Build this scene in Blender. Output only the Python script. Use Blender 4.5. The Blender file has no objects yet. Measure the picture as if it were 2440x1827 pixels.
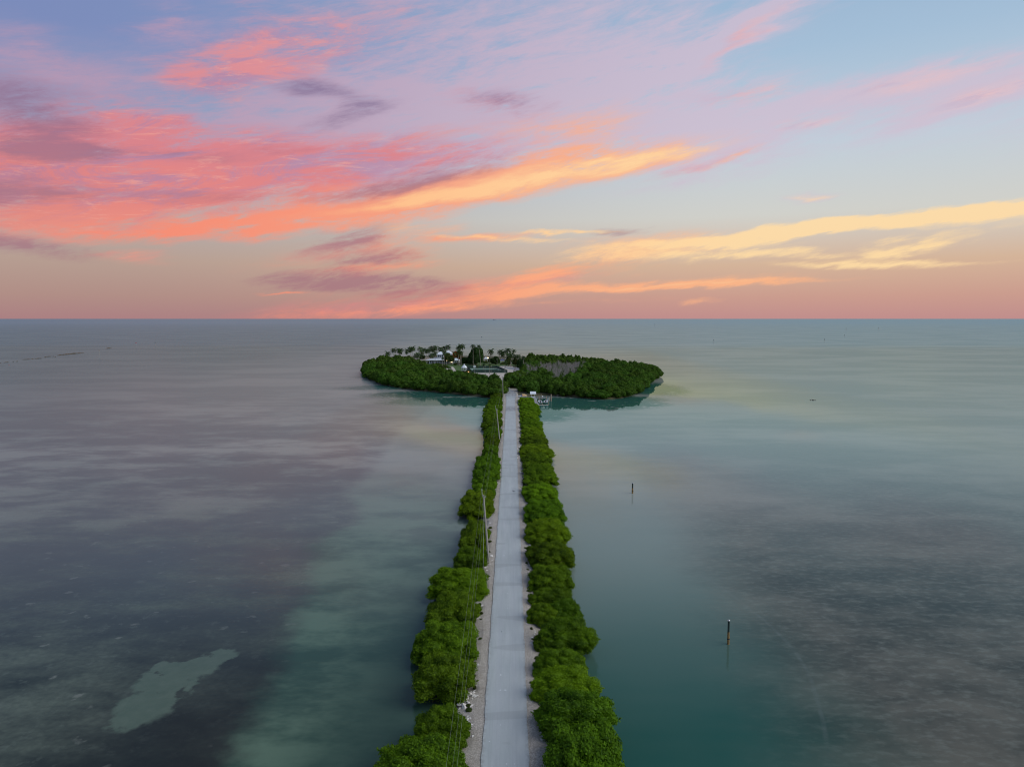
import bpy, bmesh, math, random
import numpy as np
from mathutils import Vector

random.seed(7); rng = np.random.default_rng(7)
scene = bpy.context.scene
col = scene.collection
R = math.radians

# ------------------------------------------------------------------ camera
CAM_H = 40.0
FPX = 1694.0                      # focal length in photograph pixels (2440 wide)
PITCH = math.atan((913.5 - 758.5) / FPX)
cam_d = bpy.data.cameras.new('camera'); cam = bpy.data.objects.new('camera', cam_d)
col.objects.link(cam); scene.camera = cam
cam.location = (0, 0, CAM_H); cam.rotation_euler = (R(90) - PITCH, 0, 0)
cam_d.sensor_width = 36.0; cam_d.lens = 36.0 * FPX / 2440.0
cam_d.clip_start = 0.5; cam_d.clip_end = 120000.0

# ------------------------------------------------------------------ light settings
SUN_EL, SUN_AZ = 38.0, 105.0       # degrees; azimuth clockwise from +Y (view direction)
SUN_STRENGTH = 1.5
SUN_ANGLE = 60.0
SKY_GAIN = 0.76
scene.view_settings.view_transform = 'Standard'
scene.view_settings.look = 'None'
scene.view_settings.exposure = 0.40
scene.view_settings.gamma = 1.0
scene.view_settings.use_curve_mapping = False

sd = bpy.data.lights.new('sun', 'SUN'); sun = bpy.data.objects.new('sun', sd); col.objects.link(sun)
sd.energy = SUN_STRENGTH; sd.angle = R(SUN_ANGLE); sd.color = (1.0, 0.93, 0.86)
_d = Vector((math.sin(R(SUN_AZ)) * math.cos(R(SUN_EL)), math.cos(R(SUN_AZ)) * math.cos(R(SUN_EL)), math.sin(R(SUN_EL))))
sun.rotation_euler = (-_d).to_track_quat('-Z', 'Y').to_euler()

scene.render.engine = 'CYCLES'
scene.cycles.filter_width = 1.05; scene.cycles.max_bounces = 4; scene.cycles.diffuse_bounces = 2; scene.cycles.glossy_bounces = 2; scene.cycles.transmission_bounces = 2

# ------------------------------------------------------------------ measuring helpers (photo pixel -> place)
def ray(px, py):
    X = (px - 1220.0) / FPX; Y = -(py - 913.5) / FPX
    c, s = math.cos(PITCH), math.sin(PITCH)
    return Vector((X, c + Y * s, -s + Y * c))
def gp(px, py, z=0.0):
    d = ray(px, py); t = (CAM_H - z) / (-d.z)
    return Vector((d.x * t, d.y * t, z))
def at_depth(px, py, Y):
    d = ray(px, py); t = Y / d.y
    return Vector((d.x * t, Y, CAM_H + d.z * t))

# ------------------------------------------------------------------ node helpers
def srgb(r, g, b):
    f = lambda c: (c / 255.0 / 12.92) if c / 255.0 <= 0.04045 else ((c / 255.0 + 0.055) / 1.055) ** 2.4
    return (f(r), f(g), f(b), 1.0)

class NT:
    def __init__(s, tree): s.t = tree; s.n = tree.nodes; s.l = tree.links
    def put(s, sock, v):
        if v is None: return
        if isinstance(v, bpy.types.NodeSocket): s.l.new(v, sock)
        elif isinstance(v, (int, float)):
            try: sock.default_value = v
            except Exception: sock.default_value = (v, v, v)
        else:
            v = tuple(v)
            try: n = len(sock.default_value)
            except Exception: n = 1
            if n == 4 and len(v) == 3: v = v + (1.0,)
            if n == 3 and len(v) == 4: v = v[:3]
            sock.default_value = v
    def math(s, op, a, b=None, c=None, clamp=False):
        n = s.n.new('ShaderNodeMath'); n.operation = op; n.use_clamp = clamp
        for i, v in enumerate((a, b, c)): s.put(n.inputs[i], v)
        return n.outputs[0]
    def add(s, a, b): return s.math('ADD', a, b)
    def sub(s, a, b): return s.math('SUBTRACT', a, b)
    def mul(s, a, b, clamp=False): return s.math('MULTIPLY', a, b, clamp=clamp)
    def vm(s, op, a, b=None, scale=None):
        n = s.n.new('ShaderNodeVectorMath'); n.operation = op
        s.put(n.inputs[0], a)
        if b is not None: s.put(n.inputs[1], b)
        if scale is not None: s.put(n.inputs[3], scale)
        return n.outputs[0] if op not in ('LENGTH', 'DOT_PRODUCT') else n.outputs[1]
    def xyz(s, v):
        n = s.n.new('ShaderNodeSeparateXYZ'); s.put(n.inputs[0], v); return n.outputs
    def comb(s, x, y, z=0.0):
        n = s.n.new('ShaderNodeCombineXYZ'); s.put(n.inputs[0], x); s.put(n.inputs[1], y); s.put(n.inputs[2], z); return n.outputs[0]
    def noise(s, vec, scale, detail=3.0, rough=0.5, dist=0.0, color=False):
        n = s.n.new('ShaderNodeTexNoise'); s.put(n.inputs['Vector'], vec); n.inputs['Scale'].default_value = scale
        n.inputs['Detail'].default_value = detail; n.inputs['Roughness'].default_value = rough; n.inputs['Distortion'].default_value = dist
        return n.outputs[1] if color else n.outputs[0]
    def voronoi(s, vec, scale, feature='F1'):
        n = s.n.new('ShaderNodeTexVoronoi'); n.feature = feature; s.put(n.inputs['Vector'], vec); n.inputs['Scale'].default_value = scale
        return n.outputs
    def rng(s, v, a, b, c=0.0, d=1.0, smooth=False):
        n = s.n.new('ShaderNodeMapRange'); n.interpolation_type = 'SMOOTHSTEP' if smooth else 'LINEAR'
        s.put(n.inputs[0], v)
        for i, q in enumerate((a, b, c, d)): s.put(n.inputs[i + 1], q)
        return n.outputs[0]
    def mix(s, f, a, b, mode='MIX'):
        n = s.n.new('ShaderNodeMix'); n.data_type = 'RGBA'; n.blend_type = mode
        s.put(n.inputs[0], f); s.put(n.inputs[6], a); s.put(n.inputs[7], b)
        return n.outputs[2]
    def ramp(s, f, stops, interp='LINEAR'):
        n = s.n.new('ShaderNodeValToRGB'); e = n.color_ramp.elements; n.color_ramp.interpolation = interp
        while len(e) < len(stops): e.new(0.5)
        for i, (p, c) in enumerate(stops):
            e[i].position = p; e[i].color = c if len(c) == 4 else tuple(c) + (1.0,)
        s.put(n.inputs[0], f); return n.outputs[0]
    def blob(s, vec, cx, cy, rx, ry, ang=0.0):
        m = s.n.new('ShaderNodeMapping'); m.vector_type = 'TEXTURE'; s.put(m.inputs[0], vec)
        m.inputs[1].default_value = (cx, cy, 0); m.inputs[2].default_value = (0, 0, ang); m.inputs[3].default_value = (rx, ry, 1)
        g = s.n.new('ShaderNodeTexGradient'); g.gradient_type = 'SPHERICAL'; s.put(g.inputs[0], m.outputs[0])
        return g.outputs[1]
    def curve(s, v, pts):
        n = s.n.new('ShaderNodeFloatCurve'); c = n.mapping.curves[0]
        n.mapping.use_clip = False
        while len(c.points) < len(pts): c.points.new(0.5, 0.5)
        for p, (x, y) in zip(c.points, pts): p.location = (x, y)
        n.mapping.update(); s.put(n.inputs['Value'], v); return n.outputs[0]

def new_mat(name):
    m = bpy.data.materials.new(name); m.use_nodes = True; m.node_tree.nodes.clear()
    t = NT(m.node_tree); out = t.n.new('ShaderNodeOutputMaterial'); return m, t, out
def principled(t, **k):
    p = t.n.new('ShaderNodeBsdfPrincipled')
    for a, v in k.items(): t.put(p.inputs[a.replace('_', ' ')], v)
    return p
def simple(name, c, rough=0.7, var=0.15, scale=2.0, metallic=0.0, bump=0.0):
    m, t, out = new_mat(name); tc = t.n.new('ShaderNodeTexCoord').outputs['Object']
    n = t.noise(tc, scale, 4, 0.6)
    cc = t.mix(t.rng(n, 0.3, 0.7), [x * (1 - var) for x in c[:3]], [min(1, x * (1 + var)) for x in c[:3]])
    p = principled(t, Base_Color=cc, Roughness=rough, Metallic=metallic)
    if bump:
        b = t.n.new('ShaderNodeBump'); b.inputs['Strength'].default_value = bump; t.put(b.inputs['Height'], t.noise(tc, scale * 5, 4, 0.6)); t.l.new(b.outputs[0], p.inputs['Normal'])
    t.l.new(p.outputs[0], out.inputs[0]); return m

# ------------------------------------------------------------------ world: clear dusk sky with lit cirrus
K = 2440.0 / 2212.0
def sky_uv(x, y):
    d = ray(x * K, y * K).normalized()
    return math.atan2(d.x, d.y), math.asin(d.z)
world = bpy.data.worlds.new('World'); scene.world = world; world.use_nodes = True
wt = NT(world.node_tree); wt.n.clear()
def build_sky():
    t = wt
    d = t.vm('NORMALIZE', t.n.new('ShaderNodeTexCoord').outputs['Generated'])
    x, y, z = t.xyz(d)
    az = t.math('ARCTAN2', x, y); el = t.math('ARCSINE', z)
    # clear sky
    e = t.rng(el, 0.0, R(45))
    left = t.ramp(e, [(0.0, srgb(170, 128, 130)), (0.035, srgb(176, 142, 134)), (0.09, srgb(182, 158, 146)), (0.17, srgb(176, 172, 172)), (0.28, srgb(150, 158, 188)), (0.42, srgb(124, 140, 186)), (0.6, srgb(118, 138, 184)), (1.0, srgb(112, 136, 170))])
    right = t.ramp(e, [(0.0, srgb(192, 142, 140)), (0.035, srgb(202, 156, 142)), (0.09, srgb(212, 180, 154)), (0.17, srgb(208, 208, 202)), (0.28, srgb(192, 206, 218)), (0.42, srgb(164, 190, 214)), (0.6, srgb(138, 172, 206)), (1.0, srgb(122, 150, 180))])
    sx = t.rng(x, -0.55, 0.35, smooth=True)
    c = t.mix(sx, left, right)
    # far right dims a little
    # noise fields, continuous over the whole sphere
    zt = t.add(z, t.mul(x, -0.13))
    q = t.comb(x, y, t.mul(zt, 3.4))
    q2 = t.comb(x, y, t.mul(t.add(z, t.mul(x, -0.20)), 5.0))
    n1 = t.noise(q, 3.2, 6, 0.58, 0.4)
    n2 = t.noise(q2, 9.0, 8, 0.68, 0.6)
    n3 = t.noise(q2, 26.0, 6, 0.72, 0.5)
    n4 = t.noise(t.vm('ADD', q2, (3.1, 1.7, 5.2)), 6.0, 8, 0.7, 1.2)
    n5 = t.noise(t.comb(x, y, t.mul(t.add(z, t.mul(x, -0.08)), 7.0)), 17.0, 6, 0.7, 0.8)
    w = t.noise(q, 3.0, 4, 0.55, 0.0, True)
    w2 = t.noise(q2, 12.0, 5, 0.6, 0.0, True)
    p = t.comb(az, el)
    wv = t.vm('MULTIPLY', t.vm('SUBTRACT', w, (0.5, 0.5, 0.5)), (0.16, 0.040, 0))
    wv2 = t.vm('MULTIPLY', t.vm('SUBTRACT', w2, (0.5, 0.5, 0.5)), (0.08, 0.018, 0))
    p = t.vm('ADD', t.vm('ADD', p, wv), wv2)
    tex = t.add(t.mul(n1, 0.30), t.add(t.mul(n2, 0.42), t.mul(n3, 0.28)))
    tex = t.rng(tex, 0.37, 0.63, 0.22, 1.50)
    def layer(strokes, lo, hi, power=1.0):
        acc = None
        for (cx, cy, hl, hh, ang, wgt) in strokes:
            u, v = sky_uv(cx, cy)
            s = K / FPX
            g = t.blob(p, u, v, hl * s * 1.7, hh * s * 1.9, R(ang))
            g = t.mul(g, wgt)
            acc = g if acc is None else t.add(acc, g)
        a = t.mul(acc, tex)
        return t.rng(a, lo, hi, smooth=True)
    P = [(1050,130,460,130,8,.7),(760,60,300,70,5,.5),(420,340,480,120,3,.65),(1180,290,330,70,2,.8),(1350,150,300,90,10,.6),(1620,80,150,16,24,.9),(1500,125,240,22,14,.8),(2010,170,190,24,5,.9),(2120,205,130,16,12,1.0),(1700,240,300,50,2,.5),(1560,290,300,60,3,.5),(1480,400,160,16,8,.5),(620,300,300,80,0,.5),(1740,432,60,8,2,.8),(1480,340,150,20,0,.7),(350,45,60,26,0,.6),(60,100,70,40,0,.35),(-900,200,500,150,5,.9),(2700,150,400,60,5,.6),(600,-300,600,120,8,.9),(1500,-350,500,90,10,.7)]
    M = [(30,245,110,46,-14,1.2),(120,325,80,14,-8,.7),(250,205,130,24,0,.35),(900,392,190,20,12,.95),(760,262,120,18,14,.75),(730,208,90,22,-8,.7),(640,190,70,12,10,.5),(740,520,110,20,12,1.35),(800,562,90,14,8,1.25),(770,611,150,17,-1,1.9),(900,640,120,10,5,.7),(80,538,110,12,-6,1.0),(500,425,240,12,6,.6),(300,345,180,10,3,.7),(600,330,160,10,6,.5),(1330,505,50,9,0,.7),(1090,228,75,24,-4,.75),(40,430,80,16,4,.6),(-300,420,300,60,5,.9)]
    C = [(400,195,100,34,18,.9),(500,150,170,44,24,.95),(640,110,140,50,14,.95),(760,75,150,34,10,.5),(240,232,110,26,-6,.85),(300,300,230,50,4,.8),(420,350,420,62,3,1.0),(260,420,380,46,2,.9),(640,360,260,34,8,.8),(180,470,220,26,4,.8),(30,345,80,40,22,1.5),(160,482,110,16,6,.9),(1080,228,85,28,-5,.8),(1510,358,110,11,12,1.0),(1600,205,120,12,3,1.0),(1740,268,70,9,0,.9),(1640,82,120,11,24,1.1),(1990,172,120,13,5,1.0),(2120,205,100,10,12,1.0),(700,545,150,26,8,.8),(790,584,110,12,6,1.1),(980,625,250,17,6,1.0),(1180,598,110,10,10,.7),(300,550,45,10,0,1.0),(215,550,25,6,0,.8),(880,660,240,12,5,.9),(-350,330,350,90,6,1.0),(1020,330,200,34,6,.6),(350,45,50,20,0,.45),(530,12,40,16,0,.5),(850,10,60,20,0,.5),(560,232,200,26,4,-1.6),(640,228,110,18,2,-1.5),(165,338,80,16,-6,-.9),(420,236,110,16,4,-.7),(60,200,130,50,0,-.8)]
    O = [(330,508,220,14,5,.9),(560,478,240,20,7,1.1),(800,443,260,25,9,1.35),(1080,398,250,30,9,1.35),(1290,352,220,22,6,1.0),(1230,290,110,36,10,.95),(1010,300,150,20,6,.45),(830,515,150,26,10,1.0),(860,560,90,12,10,.7),(950,655,270,9,6,1.0),(1250,618,330,9,3,1.35),(1540,608,220,6,2,1.35),(1130,600,110,11,8,1.0),(1330,560,170,15,8,1.0),(1420,522,160,15,6,.9),(1200,650,260,5,2,.5),(1490,648,30,6,10,.9),(640,636,50,3,0,1.0),(1060,517,120,7,2,1.0),(250,370,220,8,2,.5),(700,400,120,8,10,.7),(620,428,100,6,10,.6),(480,200,200,8,16,.5),(400,300,200,8,8,.4),(1560,348,60,6,16,.8),(790,580,130,5,6,.8)]
    Yl = [(880,436,240,10,9,.7),(1120,396,240,15,9,1.15),(1300,350,180,13,6,.8),(1540,519,240,11,4,1.5),(1840,492,270,9,3,1.5),(2110,463,180,11,4,1.4),(1420,553,230,7,3,1.0),(1690,546,170,6,-2,1.1),(1910,563,180,5,-1,1.2),(1990,527,60,9,10,1.4),(1230,507,90,4,1,1.2),(1100,519,130,4,-3,1.0),(870,492,120,13,2,.6),(1260,550,90,8,4,.5),(1400,612,230,3,3,.6),(1740,432,50,5,2,.8),(2500,440,250,14,3,1.0)]
    lP = layer(P, 0.08, 1.05); lM = layer(M, 0.14, 1.1); lC = layer(C, 0.08, 1.45); lO = layer(O, 0.10, 1.3); lY = layer(Yl, 0.12, 1.3)
    # cirrus overhead and behind, same kind of veil
    gen = t.mul(t.rng(t.mul(n1, 1.0), 0.45, 0.75, smooth=True), t.rng(el, R(18), R(34), 0.0, 0.55, smooth=True))
    warm = t.ramp(e, [(0.0, srgb(228, 134, 124)), (0.10, srgb(238, 150, 130)), (0.18, srgb(232, 132, 124)), (0.27, srgb(220, 130, 136)), (0.5, srgb(226, 152, 156)), (1.0, srgb(204, 158, 174))])
    warm = t.mix(t.mul(t.rng(x, 0.08, 0.4, smooth=True), t.rng(el, R(6), R(10))), warm, srgb(230, 192, 196))
    lil = t.mix(sx, srgb(160, 130, 168), srgb(190, 172, 198))
    warm = t.mix(t.mul(t.rng(n4, 0.56, 0.40, smooth=True), t.rng(el, R(5), R(11), 0.15, 0.75)), warm, lil)
    warm = t.mix(t.mul(t.rng(n5, 0.54, 0.70, smooth=True), 0.45), warm, srgb(248, 176, 158))
    c = t.mix(gen, c, srgb(184, 176, 186))
    c = t.mix(t.mul(lP, 0.78), c, t.mix(sx, srgb(188, 152, 176), srgb(208, 190, 208)))
    c = t.mix(t.mul(lC, 0.92), c, warm)
    c = t.mix(t.mul(lO, 0.9), c, t.mix(sx, srgb(250, 138, 112), srgb(252, 182, 136)))
    c = t.mix(t.mul(lM, 0.72), c, t.ramp(e, [(0.0, srgb(164, 112, 124)), (0.2, srgb(160, 116, 134)), (0.36, srgb(120, 104, 142)), (1.0, srgb(116, 112, 152))]))
    c = t.mix(t.mul(lY, 0.9), c, t.mix(sx, srgb(255, 178, 124), srgb(255, 220, 166)))
    # below the horizon: same colour as the horizon, dark
    b1 = t.n.new('ShaderNodeBackground'); t.put(b1.inputs[0], c); b1.inputs[1].default_value = SKY_GAIN
    sk = t.n.new('ShaderNodeTexSky'); sk.sky_type = 'NISHITA'; sk.sun_disc = False
    sk.sun_elevation = R(SUN_EL); sk.sun_rotation = R(SUN_AZ); sk.air_density = 1.0; sk.dust_density = 0.5; sk.altitude = 40
    b2 = t.n.new('ShaderNodeBackground'); t.l.new(sk.outputs[0], b2.inputs[0]); b2.inputs[1].default_value = 0.05
    # the blue daylight is screened near the horizon by the lit cloud deck
    mx = t.n.new('ShaderNodeMixShader'); t.put(mx.inputs[0], t.rng(el, R(24), R(60), 0.0, 0.6, smooth=True))
    out = t.n.new('ShaderNodeOutputWorld')
    t.l.new(b1.outputs[0], mx.inputs[1]); t.l.new(b2.outputs[0], mx.inputs[2]); t.l.new(mx.outputs[0], out.inputs[0])
build_sky()
world.cycles.sampling_method = 'NONE'

# ------------------------------------------------------------------ object helpers
def tag(o, label=None, cat=None, group=None, kind=None):
    if label: o['label'] = label
    if cat: o['category'] = cat
    if group: o['group'] = group
    if kind: o['kind'] = kind
    return o
def link(name, data=None, parent=None):
    o = bpy.data.objects.new(name, data); col.objects.link(o)
    if parent is not None: o.parent = parent
    return o
def thing(name, label, cat, loc=(0, 0, 0), rz=0.0, group=None):
    o = link(name); o.location = loc; o.rotation_euler = (0, 0, rz); o.empty_display_size = 0.5
    return tag(o, label, cat, group)
def copy_tree(o, parent=None):
    c = o.copy(); col.objects.link(c); c.parent = parent
    for ch in list(o.children): copy_tree(ch, c)
    return c

class MB:
    def __init__(s): s.v = []; s.f = []
    def quad(s, a, b, c, d):
        i = len(s.v); s.v += [tuple(a), tuple(b), tuple(c), tuple(d)]; s.f.append((i, i + 1, i + 2, i + 3)); return s
    def poly(s, pts):
        i = len(s.v); s.v += [tuple(p) for p in pts]; s.f.append(tuple(range(i, i + len(pts)))); return s
    def box(s, x0, y0, z0, x1, y1, z1):
        i = len(s.v)
        s.v += [(x0,y0,z0),(x1,y0,z0),(x1,y1,z0),(x0,y1,z0),(x0,y0,z1),(x1,y0,z1),(x1,y1,z1),(x0,y1,z1)]
        s.f += [(i,i+3,i+2,i+1),(i+4,i+5,i+6,i+7),(i,i+1,i+5,i+4),(i+1,i+2,i+6,i+5),(i+2,i+3,i+7,i+6),(i+3,i,i+4,i+7)]; return s
    def tube(s, pts, radii, n=8, cap=True):
        pts = [Vector(p) for p in pts]
        if not hasattr(radii, '__len__'): radii = [radii] * len(pts)
        base = len(s.v)
        for k, p in enumerate(pts):
            a = pts[min(k + 1, len(pts) - 1)] - pts[max(k - 1, 0)]
            if a.length < 1e-9: a = Vector((0, 0, 1))
            a.normalize(); u = a.orthogonal().normalized() if abs(a.z) < 0.9 else Vector((1, 0, 0)).cross(a).normalized()
            w = a.cross(u)
            for j in range(n):
                th = 2 * math.pi * j / n
                s.v.append(tuple(p + (u * math.cos(th) + w * math.sin(th)) * radii[k]))
        for k in range(len(pts) - 1):
            for j in range(n):
                a = base + k * n + j; b = base + k * n + (j + 1) % n
                s.f.append((a, b, b + n, a + n))
        if cap:
            s.f.append(tuple(base + j for j in range(n))[::-1]); s.f.append(tuple(base + (len(pts) - 1) * n + j for j in range(n)))
        return s
    def mesh(s, name, mat, smooth=False):
        m = bpy.data.meshes.new(name); m.from_pydata(s.v, [], s.f); m.materials.append(mat)
        if smooth: m.polygons.foreach_set('use_smooth', [True] * len(m.polygons))
        m.update(); return m
    def build(s, name, mat, parent=None, smooth=False): return link(name, s.mesh(name, mat, smooth), parent)
def struct(name, mb, mat, smooth=False):
    return tag(mb.build(name, mat, None, smooth), kind='structure')

# ------------------------------------------------------------------ materials
def foliage_mat(name, lo, hi, flowers=None):
    m, t, out = new_mat(name)
    a = t.n.new('ShaderNodeAttribute'); a.attribute_name = 'tint'
    oi = t.n.new('ShaderNodeObjectInfo')
    g = t.n.new('ShaderNodeNewGeometry')
    cl = t.noise(g.outputs['Position'], 0.35, 3, 0.6)
    f = t.add(t.mul(a.outputs['Fac'], 0.6), t.add(t.mul(t.rng(cl, 0.35, 0.65), 0.45), t.mul(oi.outputs['Random'], 0.15)))
    f = t.sub(f, 0.05)
    c = t.mix(t.math('MULTIPLY', f, 0.95, clamp=True), lo, hi)
    hv = t.n.new('ShaderNodeHueSaturation'); t.put(hv.inputs['Hue'], t.rng(oi.outputs['Random'], 0, 1, 0.488, 0.512)); t.put(hv.inputs['Value'], t.rng(t.math('FRACT', t.mul(oi.outputs['Random'], 7.31)), 0, 1, 0.84, 1.2)); t.put(hv.inputs['Color'], c)
    c = hv.outputs[0]
    if flowers:
        fm = t.rng(t.noise(g.outputs['Position'], 0.5, 2, 0.5), 0.53, 0.60)
        c = t.mix(t.mul(fm, t.rng(a.outputs['Fac'], 0.25, 0.35)), c, flowers)
    d = t.n.new('ShaderNodeBsdfDiffuse'); t.put(d.inputs[0], c)
    tr = t.n.new('ShaderNodeBsdfTranslucent'); t.put(tr.inputs[0], c)
    gl = t.n.new('ShaderNodeBsdfGlossy'); gl.inputs['Roughness'].default_value = 0.5; gl.inputs[0].default_value = (.6, .7, .75, 1)
    m1 = t.n.new('ShaderNodeMixShader'); m1.inputs[0].default_value = 0.25; t.l.new(d.outputs[0], m1.inputs[1]); t.l.new(tr.outputs[0], m1.inputs[2])
    m2 = t.n.new('ShaderNodeMixShader'); m2.inputs[0].default_value = 0.012; t.l.new(m1.outputs[0], m2.inputs[1]); t.l.new(gl.outputs[0], m2.inputs[2])
    t.l.new(m2.outputs[0], out.inputs[0]); return m
M_MANG = foliage_mat('mangrove_leaves', (0.018, 0.048, 0.002), (0.145, 0.270, 0.006))
M_MANG_B = foliage_mat('mangrove_bright_leaves', (0.045, 0.095, 0.003), (0.185, 0.330, 0.006))
M_MANG_I = foliage_mat('island_mangrove_leaves', (0.018, 0.048, 0.006), (0.105, 0.215, 0.018))
M_PALM = foliage_mat('palm_fronds', (0.02, 0.045, 0.015), (0.07, 0.12, 0.03))
M_BANYAN = foliage_mat('fig_leaves', (0.015, 0.040, 0.010), (0.045, 0.090, 0.016))
M_SHRUB = foliage_mat('garden_leaves', (0.03, 0.055, 0.012), (0.11, 0.14, 0.03))
M_POIN = foliage_mat('poinciana_leaves', (0.05, 0.06, 0.012), (0.12, 0.12, 0.03), (0.38, 0.045, 0.02))
M_TRUNK = simple('mangrove_wood', (0.10, 0.075, 0.055), 0.9, 0.3, 3)
M_PTRUNK = simple('palm_trunk', (0.30, 0.27, 0.22), 0.9, 0.2, 3)
M_DEAD = simple('bleached_wood', (0.31, 0.29, 0.28), 0.9, 0.2, 2)
M_WHITE = simple('white_paint', (0.72, 0.76, 0.80), 0.5, 0.05, 2)
M_ROOF = simple('white_metal_roof', (0.72, 0.78, 0.84), 0.4, 0.04, 1)
M_WALL = simple('house_stucco', (0.55, 0.60, 0.62), 0.8, 0.06, 1)
M_CREAM = simple('cream_wall', (0.60, 0.50, 0.42), 0.8, 0.08, 1)
M_GLASS = simple('window_glass', (0.07, 0.10, 0.11), 0.15, 0.1, 1)
M_POLE = simple('weathered_pole', (0.34, 0.33, 0.30), 0.85, 0.2, 4)
M_STEEL = simple('galvanised_steel', (0.55, 0.57, 0.58), 0.4, 0.1, 4, 0.6)
M_WIRE = simple('aluminium_wire', (0.20, 0.23, 0.17), 0.6, 0.05, 1)
M_ROCK = simple('limestone_rock', (0.68, 0.66, 0.63), 0.95, 0.25, 1.5, bump=0.4)
M_ROCK_D = simple('dark_shoal_rock', (0.09, 0.06, 0.035), 0.95, 0.3, 0.8)
M_DECK = simple('grey_deck_boards', (0.30, 0.31, 0.32), 0.8, 0.15, 1.5)
M_PILE = simple('dock_pile_wood', (0.30, 0.24, 0.19), 0.9, 0.2, 2)
M_GREENPOST = simple('dark_marker_sleeve', (0.015, 0.03, 0.028), 0.5, 0.1, 4)
M_OCHRE = simple('stained_post_base', (0.22, 0.14, 0.05), 0.9, 0.4, 6)
M_FENCE = simple('green_windscreen', (0.025, 0.055, 0.045), 0.8, 0.1, 1)
M_FENCE2 = simple('green_fence_post', (0.04, 0.09, 0.07), 0.6, 0.1, 1)
M_RED = simple('red_marker', (0.55, 0.04, 0.05), 0.5, 0.1, 2)
M_BLACK = simple('black_plastic', (0.02, 0.02, 0.025), 0.4, 0.1, 2)
M_TAN = simple('tan_canvas', (0.62, 0.42, 0.22), 0.85, 0.1, 2)
M_BLUE = simple('blue_canvas', (0.05, 0.09, 0.40), 0.8, 0.1, 2)
M_SHIP = simple('distant_hull', (0.22, 0.20, 0.24), 0.8, 0.1, 1)

def ground_mat(name, lo, hi, scale, speck=None, bump=0.3):
    m, t, out = new_mat(name); g = t.n.new('ShaderNodeNewGeometry').outputs['Position']
    n = t.noise(g, scale * 0.12, 4, 0.6); n2 = t.noise(g, scale, 6, 0.7)
    c = t.mix(t.rng(t.add(t.mul(n, 0.5), t.mul(n2, 0.5)), 0.35, 0.65), lo, hi)
    if speck:
        v = t.voronoi(g, speck[0])[0]
        c = t.mix(t.mul(t.rng(v, speck[2], speck[2] + 0.15), speck[3]), c, speck[1])
    p = principled(t, Base_Color=c, Roughness=0.95)
    b = t.n.new('ShaderNodeBump'); b.inputs['Strength'].default_value = bump; b.inputs['Distance'].default_value = 0.15; t.put(b.inputs['Height'], n2); t.l.new(b.outputs[0], p.inputs['Normal'])
    t.l.new(p.outputs[0], out.inputs[0]); return m
def verge_mat():
    m, t, out = new_mat('crushed_limestone'); g = t.n.new('ShaderNodeNewGeometry').outputs['Position']
    n = t.noise(g, 0.5, 4, 0.6); n2 = t.noise(g, 5.0, 4, 0.75); n3 = t.noise(g, 2.2, 3, 0.7); v = t.voronoi(g, 7.0)
    c = t.mix(t.rng(n, 0.3, 0.7), (0.44, 0.395, 0.34), (0.62, 0.57, 0.51))
    c = t.mix(t.mul(t.rng(v[0], 0.25, 0.6), 0.55), c, (0.20, 0.19, 0.16))
    c = t.mix(t.rng(n2, 0.60, 0.68, 0, 0.75), c, (0.10, 0.09, 0.075))
    c = t.mix(t.rng(n3, 0.58, 0.70, 0, 0.45), c, (0.22, 0.20, 0.16))
    p = principled(t, Base_Color=c, Roughness=0.95)
    b = t.n.new('ShaderNodeBump'); b.inputs['Strength'].default_value = 0.5; b.inputs['Distance'].default_value = 0.08; t.put(b.inputs['Height'], n2); t.l.new(b.outputs[0], p.inputs['Normal'])
    t.l.new(p.outputs[0], out.inputs[0]); return m
M_VERGE = verge_mat()
M_SAND = ground_mat('pale_sand', (0.44, 0.40, 0.34), (0.56, 0.52, 0.46), 0.8)
M_LAWN = ground_mat('lawn_grass', (0.045, 0.10, 0.018), (0.08, 0.15, 0.03), 1.2)
M_MUD = ground_mat('dark_peat', (0.04, 0.045, 0.02), (0.09, 0.085, 0.04), 0.8)  # dark mottled peat colour of the island ground
M_ASPH = ground_mat('driveway_asphalt', (0.26, 0.27, 0.29), (0.33, 0.34, 0.36), 0.7)
M_COURT = ground_mat('court_surface', (0.16, 0.28, 0.22), (0.19, 0.31, 0.25), 0.5)

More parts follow.
